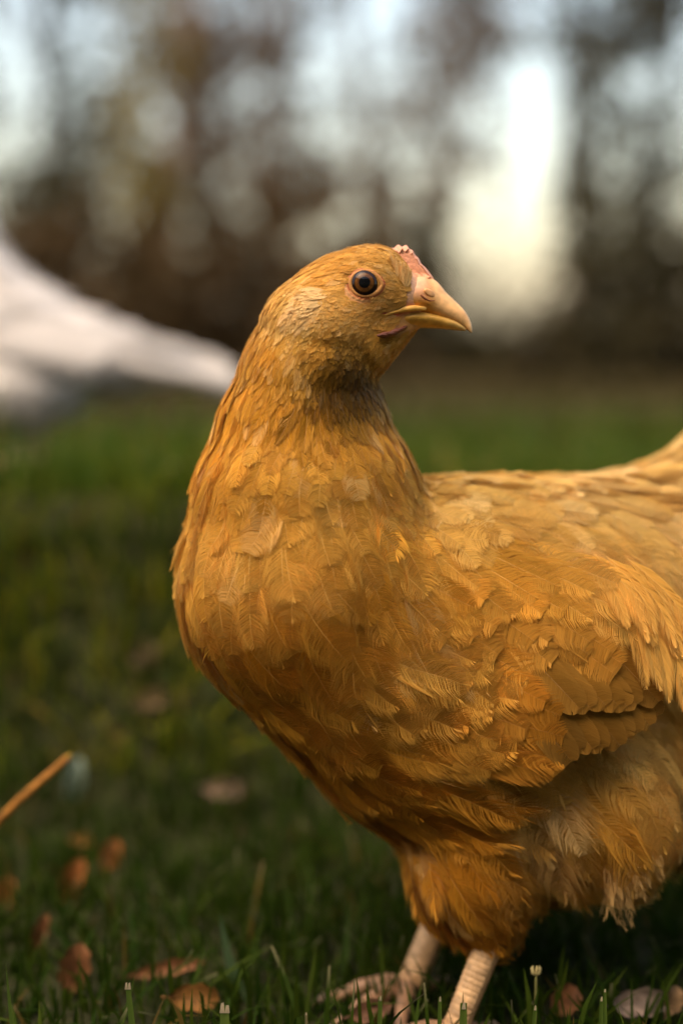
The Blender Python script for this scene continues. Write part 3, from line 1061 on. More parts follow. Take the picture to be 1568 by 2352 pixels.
    L = rows[:, 4] * S * 1.02; W = rows[:, 5] * S
    c = rows[:, 7:10] * np.array([.84, .66, .28]) * np.exp(rng.normal(0, .11, (F, 1)))
    k = rng.uniform(.1, .25, (F, 1))
    tip = c * (1 - k) + np.array([.74, .42, .10]) * k

    class WF:
        def __call__(self, X):
            if len(X) == F:
                return dirn
            return wflow(X)
    prm = dict(L=L, W=W, base=-.0038 + .00035 * rows[:, 6], lift=np.where(rows[:, 4] > 228, .0060, .0047), cup=W * .10, fluff=np.where(rows[:, 4] == 270, .16, np.where(rows[:, 4] > 228, .03, .30)), point=np.full(F, 3.5),
               yaw=np.zeros(F), col=c, tip=tip, curl=np.zeros(F))
    wing = empty('wing', dz(Q(1240, 1560, -.02)))
    wing.parent = hen; wing.matrix_parent_inverse = hen.matrix_world.inverted()
    for i in range(F):
        class One:
            def __init__(s, d): s.d = d[None]
            def __call__(s, X): return np.repeat(s.d, len(X), 0)
        V, q, CC = feather_mesh(wg, One(dirn[i]), roots[i:i + 1], L[i:i + 1], W[i:i + 1], 100, prm['base'][i:i + 1], prm['lift'][i:i + 1], prm['cup'][i:i + 1],
                                prm['fluff'][i:i + 1], prm['point'][i:i + 1], prm['yaw'][i:i + 1], c[i:i + 1], tip[i:i + 1], prm['curl'][i:i + 1], dens=np.full(1, .50), blunt=bool(rows[i, 4] > 228 and rows[i, 4] != 270))
        mesh_np('feather', V[0], q, M_FEATHER, wing, CC[0])

    # ---- breast feathers lapping over the front of the wing, back feathers over the hackle roots
    cov = [(905 + 30 * (q % 4) + rng.normal(0, 12), 1400 + 85 * (q // 4) + 20 * (q % 2) + rng.normal(0, 14), .86 + .1 * (q // 4 > 2), .52 - .11 * (q // 4), 205, 52, 0) for q in range(20)]
    cov += [(1060 + 50 * q + rng.normal(0, 10), 1255 + 14 * q + rng.normal(0, 10), .82, .57, 185, 48, 0) for q in range(6)]
    cov += [(1090 + 55 * q + rng.normal(0, 10), 1205 + 10 * q + rng.normal(0, 10), .85, .52, 185, 48, 0) for q in range(7)]
    for i, (a, b, dx, dy, l, w, _) in enumerate(cov):
        rt = wg.project(Q(a, b, -.03)[None], 5)
        one = np.ones(1)
        c1 = grade(tone(rt)) * math.exp(rng.normal(0, .10))
        fl = Field([(a, b, dx, dy), (a + dx * l, b + dy * l, dx + .05, dy)])
        V, q, CC = feather_mesh(wg, fl, rt, one * l * S, one * w * S, 84, one * .0003, one * .0026, one * .0004, one * (.65 if i < 20 else .5), one * 2.9, one * rng.normal(0, .12), c1, c1 * .85 + pale * .15, one * .0)
        mesh_np('feather', V[0], q, M_FEATHER, hen, CC[0])

    # ---- saddle hackles hanging over the wing, and pale wisps under the belly
    sg = SDF()
    sg.cone((1040, 1402, .055, 305), (1480, 1415, .100, 320), .03)
    sg.ell((1250, 1560, .053), (470, 350, 470), .02)
    sg.ell((1600, 1500, .095), (250, 300, 330), .03)
    hack = [(1340 + 26 * q + rng.normal(0, 8), 1235 + 7 * q + rng.normal(0, 12), .66 - .03 * q, .75, 230 + rng.normal(0, 20), 26) for q in range(9)] + [(1395, 1330, .5, .86, 270, 26), (1430, 1290, .55, .83, 320, 26), (1470, 1300, .5, .86, 330, 28), (1500, 1310, .45, .9, 330, 26),
            (1440, 1380, .32, .95, 200, 20), (1530, 1330, .45, .9, 330, 26), (1385, 1260, .7, .7, 240, 30), (1350, 1230, .8, .6, 220, 32), (1560, 1340, .4, .92, 340, 26),
            (1420, 1240, .72, .7, 260, 30), (1480, 1240, .65, .76, 280, 30)]
    for i, (a, b, dx, dy, l, w) in enumerate(hack):
        rt = sg.project(Q(a, b, -.02)[None], 4)
        dn = np.array([[dx, dy]])
        one = np.ones(1)
        c1 = np.array([[.70, .37, .060]]) * math.exp(rng.normal(0, .08))
        fl = Field([(a, b, dx, dy), (a + dx * l, b + dy * l, dx * .25, 1.0)])
        V, q, CC = feather_mesh(sg, fl, rt, one * l * S, one * w * S, 60, one * (-.002 + .0005 * (i % 4)), one * .0055, one * .0006, one * .3, one * 1.9,
                                one * rng.normal(0, .05), c1, c1 * .75 + np.array([[.80, .52, .18]]) * .25, one * 0)
        mesh_np('feather', V[0], q, M_FEATHER, hen, CC[0])
    wv = SDF()
    wv.ell((1400, 1900, .040), (190, 160, 230), .01)
    wl = [(1372 + rng.uniform(0, 75), 1995 + rng.normal(0, 28), rng.normal(.33, .25), .94, rng.uniform(60, 130), rng.uniform(10, 18)) for q in range(12)]
    wl += [(1450 + rng.uniform(0, 80), 1945 + rng.normal(0, 24), rng.normal(.25, .25), .95, rng.uniform(45, 95), rng.uniform(10, 16)) for q in range(7)]
    for i, (a, b, dx, dy, l, w) in enumerate(wl):
        rt = wv.project(Q(a, b, .0)[None], 4)
        one = np.ones(1)
        wisp = np.array([[.68, .42, .15]]) * rng.uniform(.75, 1.15)

        class Hang:
            def __call__(s, X): return np.repeat(np.array([[dx, 0.1, -dy]]), len(X), 0)

        class Free(SDF):
            """hangs free: a flat sheet facing the side"""
            def __call__(s, p): return -(p - rt[0])[:, 1] * .96 - .0 * p[:, 0]
        V, q, CC = feather_mesh(Free(), Hang(), rt, one * l * S, one * w * S, 18, one * 0, one * .003, one * .001, one * 1.2, one * 1.6, one * rng.normal(0, .2), wisp, wisp, one * .004, shaft=False, dens=one * .055)
        mesh_np('feather', V[0], q, M_FEATHER, hen, CC[0])

    # ---- face -------------------------------------------------------------
    def ring_u(top, bot, hw, n=18, flat=.55):
        """closed section between a top and a bottom point of the profile, half width hw px"""
        t = np.array(top, float); b = np.array(bot, float)
        a = np.linspace(0, 2 * math.pi, n, endpoint=False)
        s = (1 - np.cos(a)) / 2
        w = np.sign(np.sin(a)) * np.abs(np.sin(a)) ** flat
        w = w * (0.62 + .38 * np.clip(s * 1.9, 0, 1))
        pts = t[None] * (1 - s[:, None]) + b[None] * s[:, None]
        return np.stack([(pts[:, 0] - 784) * S, -w * hw * S, (1176 - pts[:, 1]) * S], -1)

    def interp(st, n):
        st = np.array(st, float)
        u = np.linspace(0, len(st) - 1, n)
        i = np.clip(u.astype(int), 0, len(st) - 2); f = (u - i)[:, None]
        g = lambda j: st[np.clip(j, 0, len(st) - 1)]
        a, b, c, d = g(i - 1), g(i), g(i + 1), g(i + 2)
        return .5 * (2 * b + (c - a) * f + (2 * a - 5 * b + 4 * c - d) * f * f + (3 * b - a - 3 * c + d) * f ** 3)

    up = [(940, 640, 893, 727, 46), (968, 632, 930, 722, 51), (1000, 645, 966, 720, 42), (1024, 672, 1002, 727, 30), (1047, 694, 1030, 735, 20.5),
          (1066, 714, 1052, 744, 13.5), (1078, 735, 1067, 753, 7.5), (1083, 752, 1077, 761, 3.2), (1083.5, 763, 1081.5, 764, .8)]
    st = interp(up, 34)
    V, Fq = loft([ring_u(r[:2], r[2:4], max(r[4], .5)) for r in st])
    ppx, ppy = to_px(V)
    base = np.array([.70, .31, .05])
    C = np.broadcast_to(base, (len(V), 3)).copy()

    def mixc(C, w, col):
        w = np.clip(w, 0, 1)[:, None]
        C[:] = C * (1 - w) + np.array(col) * w
    mixc(C, np.clip((1008 - ppx) / 36, 0, 1) * np.clip((694 - ppy) / 20, 0, 1), (.72, .37, .19))
    mixc(C, (727 - ppy + (ppx - 960) * .35) / 30 * np.clip((ppx - 985) / 30, 0, 1), (.76, .42, .16))
    mixc(C, (ppx - 1072) / 14, (.60, .42, .22))
    mixc(C, .5 * np.exp(-((ppx - 1062) / 9) ** 2) * (ppy > 738), (.34, .22, .09))
    beak = mesh_np('beak', dz(V), outward(V, Fq), M_BEAK, hen, C)
    beak['label'] = 'pale yellow horn beak with a hooked tip'
    lo = [(910, 722, 920, 755, 38), (934, 717, 938, 757, 43), (962, 717, 962, 753, 38), (1000, 723, 1004, 754, 25), (1035, 733, 1038, 757, 16), (1058, 745, 1058, 759, 8.5), (1070, 756, 1069, 759, 2)]
    st = interp(lo, 24)
    V, Fq = loft([ring_u(r[2:4], r[:2], max(r[4], .5)) for r in st])
    ppx, ppy = to_px(V)
    C = np.broadcast_to(np.array([.62, .32, .05]), (len(V), 3)).copy()
    mixc(C, (ppx - 1010) / 60, (.60, .38, .12))
    low = mesh_np('lower_beak', dz(V), outward(V, Fq), M_BEAK, hen, C)
    # yellow gape ridge along the mouth corner
    for sgn in (-1, 1):
        path = np.array([[872, 737], [885, 730], [903, 723], [925, 717], [950, 714], [975, 714]], float)
        ctr = np.array([Q(a, b, 0) for a, b in path])
        ctr[:, 1] = -.060
        ctr = np.stack([ctr[:, 0], np.full(6, -.05), ctr[:, 2]], -1)
        # bring on to the face surface from the side
        for it in range(30):
            dd = sd(ctr); ctr[:, 1] += np.clip(dd, -.01, .01) * .8
        ctr[:, 1] += 2 * S
        ctr[3:, 1] = np.minimum(ctr[3:, 1], -np.array([46, 45, 37]) * S)
        ctr[:, 1] *= -sgn
        V, Fs = tube(ctr, np.array([1.5, 3.5, 5.5, 7.0, 7.0, 4]) * S, 12)
        mesh_np('gape_ridge', dz(V), Fs, M_BEAK, hen, np.broadcast_to((.72, .38, .07), (len(V), 3)))
        # nostril flap and slit
        a = np.linspace(0, 2 * math.pi, 25)[:-1]
        rr = np.linspace(0, 1, 7)
        Rx, Rz = 16, 8.5
        rot = math.radians(-28)
        pts = []
        for q in rr:
            ex, ez = np.cos(a) * Rx * q, np.sin(a) * Rz * q
            xx = 984 + ex * math.cos(rot) - ez * math.sin(rot); zz = 679 - (ex * math.sin(rot) + ez * math.cos(rot))
            depth = -(39 - (xx - 984) * .55) - 4.0 * math.sqrt(max(0, 1 - q ** 2.4)) + (3.0 if q > .95 else 0)
            pts.append(np.stack([(xx - 784) * S, sgn * -(-depth) * S * -1 * -1 if False else sgn * depth * S * 1.0, (1176 - zz) * S], -1))
        V, Fq = loft(pts)
        mesh_np('nostril_flap', dz(V), outward(V, Fq), M_BEAK, beak, np.broadcast_to((.72, .36, .13), (len(V), 3)))
        sl = np.array([[963, 686], [972, 693], [983, 697.5], [996, 696]], float)
        ctr = np.stack([(sl[:, 0] - 784) * S, sgn * -(44.0 - (sl[:, 0] - 984) * .55) * S, (1176 - sl[:, 1]) * S], -1)
        V, Fs = tube(ctr, np.array([2.6, 3.0, 2.0, .8]) * S, 8)
        mesh_np('nostril', dz(V), Fs, M_SKIN, beak, np.broadcast_to((.22, .07, .02), (len(V), 3)))

    # comb: a low fleshy ridge with small points
    outl = [(884, 586), (894, 564), (903, 572), (913, 555), (921, 570), (932, 556), (939, 574), (947, 570), (953, 588), (962, 591), (967, 608), (976, 612), (988, 628), (1003, 648), (985, 655), (950, 645), (925, 625), (900, 606)]
    outl = np.array(outl, float)
    m = len(outl)
    cen = np.array([945, 620.0])
    layers = []
    for yy, sh in ((-24, .55), (-17, .80), (-6, .97), (6, .97), (17, .80), (24, .55)):
        p2 = cen + (outl - cen) * sh
        p2 = outl * .35 + p2 * .65 if sh < .9 else p2
        layers.append(np.stack([(p2[:, 0] - 784) * S, np.full(m, yy * S), (1176 - p2[:, 1]) * S], -1))
    V, Fq = loft(layers)
    capA = np.array([list(range(m))]); capB = np.array([list(range((5) * m, 6 * m))[::-1]])
    ppx, ppy = to_px(V)
    C = np.broadcast_to(np.array([.70, .30, .16]), (len(V), 3)).copy()
    mixc(C, (ppy - 612) / 35, (.72, .28, .12))
    o = mesh_np('comb', dz(V), [Fq, capA, capB], M_COMB, hen, C)
    sb = o.modifiers.new('soft', 'SUBSURF'); sb.levels = 1; sb.render_levels = 2
    o['label'] = 'small pink comb with low points'

    # wattle: a dark red fold under the mouth corner
    for sgn in (-1, 1):
        a = np.linspace(0, 2 * math.pi, 21)[:-1]
        rings = []
        for q in np.linspace(-1, 1, 15):
            r = math.sqrt(max(0.0, 1 - q * q)) + .02
            cx, cz = 898 + q * 36, 766 - q * 13 - 6 * (1 - q * q) * -1
            xx = np.full(20, cx) + np.cos(a) * 0
            zz = cz + np.sin(a) * 7.5 * r * (1 + .15 * math.sin(q * 9))
            dep = -56 + 10 * q + np.cos(a) * 16 * r if True else 0
            dep = (-50.5 + 16 * q) + np.cos(a) * 11 * r * (1 + .12 * np.sin(a * 5 + q * 14))
            rings.append(np.stack([(xx - 784) * S, -sgn * -dep * S * -1 if False else (dep if sgn > 0 else -dep) * S, (1176 - zz) * S], -1))
        V, Fq = loft(rings)
        C = np.broadcast_to(np.array([.13, .032, .012]), (len(V), 3)) * rng.uniform(.85, 1.15, (len(V), 1))
        mesh_np('wattle', dz(V), outward(V, Fq), M_COMB, hen, C)

    # eyes
    for sgn in (-1, 1):
        ec = np.array([(837 - 784) * S, 0, (1176 - 664.5) * S])
        surf_y = sd.project(np.array([[ec[0], -.022, ec[2]]]), 4)[0, 1]
        R = 33 * S
        cy = surf_y + 10 * S
        th = np.linspace(0.0, math.pi, 25); ph = np.linspace(0, 2 * math.pi, 41)[:-1]

        # near eye for sgn=-1 (towards the camera), far eye for sgn=+1
        def sph(t0, t1, rad, nt):
            pts = []
            for t in np.linspace(t0, t1, nt):
                pts.append(np.stack([np.sin(t) * np.cos(ph), np.full(40, -math.cos(t) * .72), np.sin(t) * np.sin(ph)], -1) * rad)
            V, Fq = loft(pts)
            V = V + np.array([ec[0], cy, ec[2]]) + np.array([-2 * S, 0, 0])
            V[:, 1] *= -sgn
            return V, Fq
        V, Fq = sph(.02, 3.12, R, 30)
        eye = mesh_np('eye', dz(V), outward(V, Fq), M_EYE, hen, np.broadcast_to((.016, .007, .004), (len(V), 3)))
        eye['label'] = 'dark round eye with brown iris and black pupil'
        ai, ap = math.asin(22.5 / 33), math.asin(12.6 / 33)
        V, Fq = sph(ap, ai, R * 1.006, 8)
        t_ = np.repeat(np.linspace(0, 1, 8), 40)[:, None]
        C = np.array([.070, .026, .006]) * (1 - t_) + np.array([.150, .058, .012]) * t_
        C = C * rng.uniform(.8, 1.2, (len(V), 1)) * np.where(t_ > .8, .25, 1)
        mesh_np('iris', dz(V), outward(V, Fq) if False else Fq, M_EYE, eye, C)
        V, Fq = sph(.01, ap * 1.01, R * 1.010, 8)
        mesh_np('pupil', dz(V), Fq, M_EYE, eye, np.broadcast_to((.004, .004, .004), (len(V), 3)))
        # lids: rolled wrinkled rings
        n = 180
        a = np.linspace(0, 2 * math.pi, n, endpoint=False)
        hx = np.where(np.cos(a) > 0, 32.5, 28.5); hz = 22.8
        pw = np.where(np.cos(a) > 0, 1.35, 1.0)
        ix = np.cos(a) * hx
        iz = np.sign(np.sin(a)) * np.abs(np.sin(a)) ** pw * hz
        iz = iz - np.clip(np.cos(a), 0, 1) ** 2 * 2.5
        prof = [(-1.5, 3.0, (.10, .045, .02)), (0, -1.5, (.22, .10, .04)), (1.2, -2.2, (.44, .19, .045)), (3.5, -3.0, (.48, .22, .055)), (6, -2.8, (.46, .20, .05)), (8.5, -2.4, (.55, .22, .06)),
                (10, -.4, (.30, .075, .02)), (11.5, -.6, (.40, .11, .03)), (14, -1.5, (.55, .22, .07)), (17, -1.0, (.60, .30, .11)), (21, .8, (.62, .34, .14)), (26, 4.5, (.62, .34, .14))]
        rings, cols = [], []
        bead = np.sin(a * 66) * .5 + .5
        for q, (o_, h_, cc) in enumerate(prof):
            rr = np.sqrt(ix ** 2 + iz ** 2)
            ux, uz = np.cos(a), np.sin(a)
            xx = ix + ux * o_; zz = iz + uz * o_
            hh = h_ + np.zeros(n)
            if 2 <= q <= 5:
                hh = hh - bead * (.9 if q >= 4 else .35)
            if 7 <= q <= 10:
                hh = hh - .8 * np.sin(a * 23 + q) * (.6 + .4 * np.sin(a * 3))
            X = ec[0] + xx * S; Z = ec[2] + zz * S
            y = np.full(n, -.024)
            pp = np.stack([X, y, Z], -1)
            for it in range(12):
                pp[:, 1] += np.clip(sd(pp), -.006, .006) * .9
            # lids bulge a little over the skull surface
            pp[:, 1] = pp[:, 1] * .35 + surf_y * .65 if q < 8 else pp[:, 1]
            pp[:, 1] += hh * S
            pp[:, 1] *= -sgn
            rings.append(pp)
            cols.append(np.array(cc)[None] * (1 + (.35 * (bead[:, None] - .4) if 3 <= q <= 7 else np.zeros((n, 1)))))
        V, Fq = loft(rings)
        mesh_np('eyelid', dz(V), Fq if sgn < 0 else Fq[:, ::-1], M_SKIN, eye, np.concatenate(cols))

    # ---- legs -------------------------------------------------------------
    def leg(top, foot, r0, r1, back):
        """top, foot world; toes spread towards the chest (left)"""
        top = np.array(top); foot = np.array(foot)
        u = np.linspace(0, 1, 26)
        ctr = top[None] * (1 - u[:, None]) + (foot + np.array([0, 0, .012]))[None] * u[:, None]
        r = r0 + (r1 - r0) * u
        r = r * (1 + .22 * np.exp(-((u - 1) / .10) ** 2) + .28 * np.exp(-((u - 0) / .12) ** 2))
        V, Fs = tube(ctr, r, 16)
        # overlapping plates down the front: small steps
        uu = np.repeat(u, 16)
        C = np.broadcast_to(np.array([.40, .22, .09]), (len(V), 3)).copy()
        C[:len(uu)] *= (1 + .10 * np.sin(uu * 60))[:, None]
        red = np.tile((np.cos(np.arange(16) / 16 * 2 * math.pi - .4) > .55), 26)
        C[:len(uu)][red] *= np.array([1.0, .72, .62])
        lg = mesh_np('leg', dz_id(V), Fs, M_SCALE, hen, C)
        # scales as plates
        for k in range(15):
            f = .10 + .055 * k
            c0 = top * (1 - f) + (foot + np.array([0, 0, .012])) * f
            rr = (r0 + (r1 - r0) * f) * 1.0
            ax = (foot - top) / np.linalg.norm(foot - top)
            fr = np.array([-.55, -.83, 0.0]); fr -= ax * (fr @ ax); fr /= np.linalg.norm(fr)
            sd_ = np.cross(ax, fr)
            a = np.linspace(-1.0, 1.0, 9)
            hgt = np.linalg.norm(foot - top) * .034
            rings = []
            for w_, rad in ((-1.0, 1.0), (-.6, 1.05), (.6, 1.12), (1.0, 1.01)):
                rings.append(c0 + ax * w_ * hgt + (np.cos(a)[:, None] * fr + np.sin(a)[:, None] * sd_) * rr * rad)
            V, Fq = loft(rings, close=False)
            mesh_np('scale', V, Fq, M_SCALE, lg, np.broadcast_to(np.array([.56, .34, .16]) * rng.uniform(.7, 1.1), (len(V), 3)))
        yaw0 = math.radians(222)
        for q, (da, ln) in enumerate(((-38, .040), (0, .052), (38, .040), (180, .022))):
            an = yaw0 + math.radians(da)
            dr = np.array([math.cos(an), math.sin(an), 0])
            z0 = .012
            tt = np.linspace(0, 1, 10)
            pth = foot[None] + dr[None] * (tt * ln)[:, None]
            pth[:, 2] = foot[2] + z0 - .006 * tt + .004 * np.sin(tt * 3.1) * (1 if q < 3 else 0)
            rr = .0058 * (1 - .45 * tt) * (1 + .10 * np.cos(tt * 19))
            V, Fs = tube(pth, rr, 10)
            toe = mesh_np('toe', V, Fs, M_SCALE, lg, np.broadcast_to((.26, .14, .07), (len(V), 3)))
            e = pth[-1]
            cl = np.array([e, e + dr * .006 + [0, 0, .0005], e + dr * .011 + [0, 0, -.003], e + dr * .013 + [0, 0, -.006]])
            V, Fs = tube(cl, np.array([.0030, .0025, .0015, .0003]), 8)
            mesh_np('claw', V, Fs, M_BEAK, lg, np.broadcast_to((.22, .15, .09), (len(V), 3)))

    fn = P(1042, 2400, .700); fn[2] = 0.0
    leg(P(1135, 2140, .708), fn, 33 * S, 29 * S, 0)
    ff = P(940, 2345, .752); ff[2] = 0.0
    leg(P(1018, 2090, .768), ff, 33 * S * 1.1, 29 * S * 1.1, 0)
    return hen


def dz_id(V):
    return V


build_hen()


# ------------------------------------------------------------------ the white hen behind
def build_white_hen():
    Y = .74
    global NU
    sd = SDF()
    sd.cone((-190, 250, Y, 62), (-190, 330, Y, 70), .02)
    sd.cone((-190, 330, Y, 70), (-135, 560, Y, 105), .01)
    sd.cone((-135, 560, Y, 105), (-70, 730, Y, 155), .01)
    sd.cone((-50, 770, Y, 172), (170, 818, Y, 100), .012)
    sd.cone((170, 800, Y, 80), (420, 850, Y, 30), .012)
    sd.ell((30, 895, Y - .02), (150, 130, 95), .02)
    sd.ell((230, 850, Y), (110, 70, 50), .02)
    V, F = surface_net(sd, (-.52, Y - .16, -.02), (.02, Y + .16, .48), .007)
    foot = dz(Q(40, 1210, Y))
    gz = float(ground_z(foot[0], foot[1])); foot[2] = gz
    hen = empty('hen', foot)
    setp(hen, 'white hen facing left on the grass behind, tail towards the yellow hen', 'hen')
    mesh_np('body', dz(V), outward(V, F), M_SKIN, hen, np.broadcast_to((.80, .74, .66), (len(V), 3)))
    flow = Field([(-150, 300, 0, 1), (-120, 480, .1, 1), (-60, 620, .35, .93), (40, 720, .85, .5), (150, 740, .97, .25), (300, 790, .97, .24), (400, 830, .95, .3), (0, 800, .85, .5), (100, 830, .95, .3), (-60, 900, .5, .86),
                  (50, 950, .6, .8), (150, 880, .9, .4)])
    r = scatter(V, F, lambda p: np.full(len(p), .015), sd, 4.0)
    n = len(r)
    g = rng.uniform(.82, 1.06, (n, 1))
    c = np.array([.80, .75, .69]) * g
    prm = dict(L=np.full(n, .055) * np.exp(rng.normal(0, .15, n)), W=np.full(n, .015), base=np.zeros(n), lift=np.full(n, .010), cup=np.full(n, .001), fluff=np.full(n, .4), point=np.full(n, 3.0),
               yaw=rng.normal(0, .15, n), col=c, tip=c, curl=np.zeros(n))
    plumage(hen, sd, flow, r, prm, np.full(n, 22), 40)
    # long tail and wing quills
    tails = []
    for q in range(14):
        f = q / 13
        tails.append((150 + 40 * f + rng.normal(0, 8), 772 + 45 * f, 455 + 125 * f ** .8 + rng.normal(0, 16), 800 + 112 * f + rng.normal(0, 5), 15 + rng.normal(0, 2), .03 - .07 * rng.uniform()))
    for q in range(10):     # wing tips and flank streaks over the body
        f = q / 9
        tails.append((-60 + 30 * f, 720 + 120 * f, 230 + 60 * rng.uniform() - 60 * f, 790 + 90 * f, 17, -.055 - .02 * math.sin(f * 3)))
    for i, (a, b, tx_, ty_, w, dY) in enumerate(tails):
        p0, p1 = Q(a, b, Y + dY), Q(tx_, ty_, Y + dY)
        d = p1 - p0; ln = np.linalg.norm(d); d = d / ln

        class Sheet(SDF):
            def __call__(s, p): return -(p - p0)[:, 1] * .9 + (p - p0)[:, 2] * .35

        class Dir:
            def __call__(s, X): return np.repeat(d[None], len(X), 0)
        one = np.ones(1)
        cc = np.array([[.76, .71, .65]]) * rng.uniform(.76, 1.05)
        Vf, q, CC = feather_mesh(Sheet(), Dir(), p0[None], one * ln, one * w * S * 2.1, 50, one * 0, one * .0, one * .003, one * .1, one * 4, one * 0, cc, cc, one * 0)
        mesh_np('feather', Vf[0], q, M_FEATHER, hen, CC[0])
    # head parts, out of the picture to the left
    f = (D0 + Y) / D0
    bk = np.array([Q(-245, 255, Y), Q(-275, 262, Y), Q(-295, 275, Y)])
    Vb, Fb = tube(bk, np.array([26, 16, 2]) * S * f, 12)
    mesh_np('beak', dz(Vb), Fb, M_BEAK, hen, np.broadcast_to((.68, .42, .14), (len(Vb), 3)))
    cb = np.array([[-205, 215], [-195, 175], [-180, 200], [-165, 165], [-150, 195], [-130, 170], [-120, 205], [-110, 230], [-150, 240], [-195, 235]], float)
    m = len(cb)
    Vc = np.concatenate([np.array([Q(a, b, Y + o) for a, b in cb - [40, 0]]) for o in (-.005, .005)])
    i = np.arange(m); j = (i + 1) % m
    mesh_np('comb', dz(Vc), [np.stack([i, j, j + m, i + m], -1), np.arange(m)[None], (np.arange(m)[::-1] + m)[None]], M_COMB, hen, np.broadcast_to((.55, .08, .06), (2 * m, 3)))
    for lx in (0, 75):
        t = dz(Q(lx, 965, Y + (.02 if lx else -.03))); e = t.copy(); e[2] = float(ground_z(t[0], t[1]))
        Vl, Fl = tube(np.array([t, (t + e) / 2, e]), np.array([.010, .008, .008]), 10)
        lg = mesh_np('leg', Vl, Fl, M_SCALE, hen, np.broadcast_to((.60, .40, .16), (len(Vl), 3)))
        for an in (150, 185, 220, 10):
            dr = np.array([math.cos(math.radians(an)), math.sin(math.radians(an)), 0])
            Vl, Fl = tube(np.array([e + [0, 0, .006], e + dr * .03 + [0, 0, .006], e + dr * .055 + [0, 0, .002]]), np.array([.006, .005, .002]), 8)
            mesh_np('toe', Vl, Fl, M_SCALE, lg, np.broadcast_to((.60, .40, .16), (len(Vl), 3)))
    return hen


build_white_hen()


# ------------------------------------------------------------------ grass
def blades(base, h, w, lean, az, bend, col, cut):
    """n blades, 4 cross rows; cut = blunt top"""
    n = len(base)
    dirv = np.stack([np.cos(az), np.sin(az), np.zeros(n)], -1)
    face = rng.uniform(0, 2 * math.pi, n)
    sv = np.stack([np.cos(face), np.sin(face), np.zeros(n)], -1)
    rows, cols = [], []
    for k, (t, ws) in enumerate(((0, .8), (.4, 1.0), (.75, .8), (1.0, 0))):
        wv = ws * np.ones(n)
        if k == 3:
            wv = np.where(cut, .40, .06)
        c = base + dirv * (h * (lean * t + bend * t * t))[:, None] + np.array([0, 0, 1.0]) * (h * (t - .35 * np.abs(bend) * t * t))[:, None]
        rows += [c - sv * (w * wv / 2)[:, None], c + sv * (w * wv / 2)[:, None]]
        cc = col * (.8 + .3 * t)
        if k == 3:
            cc = np.where(cut[:, None], col * .6 + np.array([.40, .32, .18]) * .4, cc)
        cols += [cc, cc]
    V = np.stack(rows, 1).reshape(-1, 3)
    C = np.stack(cols, 1).reshape(-1, 3)
    o = np.arange(n)[:, None] * 8
    F = np.concatenate([o + np.array([a, a + 1, a + 3, a + 2]) for a in (0, 2, 4)])
    return V, [F], C


def build_grass():
    parts = []
    for (d0, d1, n, h0, h1, w0) in ((.50, 1.15, 26000, .018, .052, .0024), (1.0, 1.9, 22000, .024, .05, .0034), (1.7, 2.8, 14000, .03, .055, .007), (2.6, 4.8, 6000, .025, .045, .010)):
        d = np.sqrt(rng.uniform(d0 ** 2, d1 ** 2, n))
        x = rng.uniform(-.62, .62, n) * (d + .25)
        y = d - D0
        z = ground_z(x, y)
        # tufts: clumped heights
        tuft = .5 + .5 * np.sin(x * 23 + 3 * np.sin(y * 17)) * np.sin(y * 29 + 2 * np.sin(x * 19))
        h = (h0 + (h1 - h0) * rng.uniform(0, 1, n) ** 2.2) * (.7 + .5 * tuft)
        crest = np.exp(-((d - 1.23) / .09) ** 2) * np.clip((.2 - x) / .3, 0, 1)
        h = h * (1 + 1.3 * crest)
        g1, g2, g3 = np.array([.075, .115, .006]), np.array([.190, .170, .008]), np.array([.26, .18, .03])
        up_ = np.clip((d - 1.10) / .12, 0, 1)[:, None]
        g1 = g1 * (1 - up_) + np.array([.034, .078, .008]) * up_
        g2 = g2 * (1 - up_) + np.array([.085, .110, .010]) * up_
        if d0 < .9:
            g1, g2, g3 = np.array([.016, .036, .003]), np.array([.040, .058, .005]), np.array([.14, .09, .02])  # front band darker: foreground shade is put into the blade colour
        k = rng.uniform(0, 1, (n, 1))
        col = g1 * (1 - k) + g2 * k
        col *= 1.0
        dry = rng.uniform(size=n) < (.03 if d0 < .9 else .08)
        col[dry] = g3 * rng.uniform(.35, .9, (int(dry.sum()), 1))
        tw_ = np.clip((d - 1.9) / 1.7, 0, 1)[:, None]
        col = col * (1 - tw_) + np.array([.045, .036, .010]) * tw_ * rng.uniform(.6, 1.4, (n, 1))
        bl = .75 + .5 * np.sin(x * 6 + 1) * np.sin(y * 7)
        ok = (rng.uniform(size=n) < .65 + .35 * bl)
        p = np.stack([x, y, z - .002], -1)
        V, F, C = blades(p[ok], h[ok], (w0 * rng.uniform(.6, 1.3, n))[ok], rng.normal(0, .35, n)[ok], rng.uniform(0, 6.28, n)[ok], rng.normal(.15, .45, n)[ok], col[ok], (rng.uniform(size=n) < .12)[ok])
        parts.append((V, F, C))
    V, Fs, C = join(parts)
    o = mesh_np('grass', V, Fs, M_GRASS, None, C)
    return setp(o, 'short green lawn grass round and behind the hens', 'grass', None, 'stuff')


build_grass()


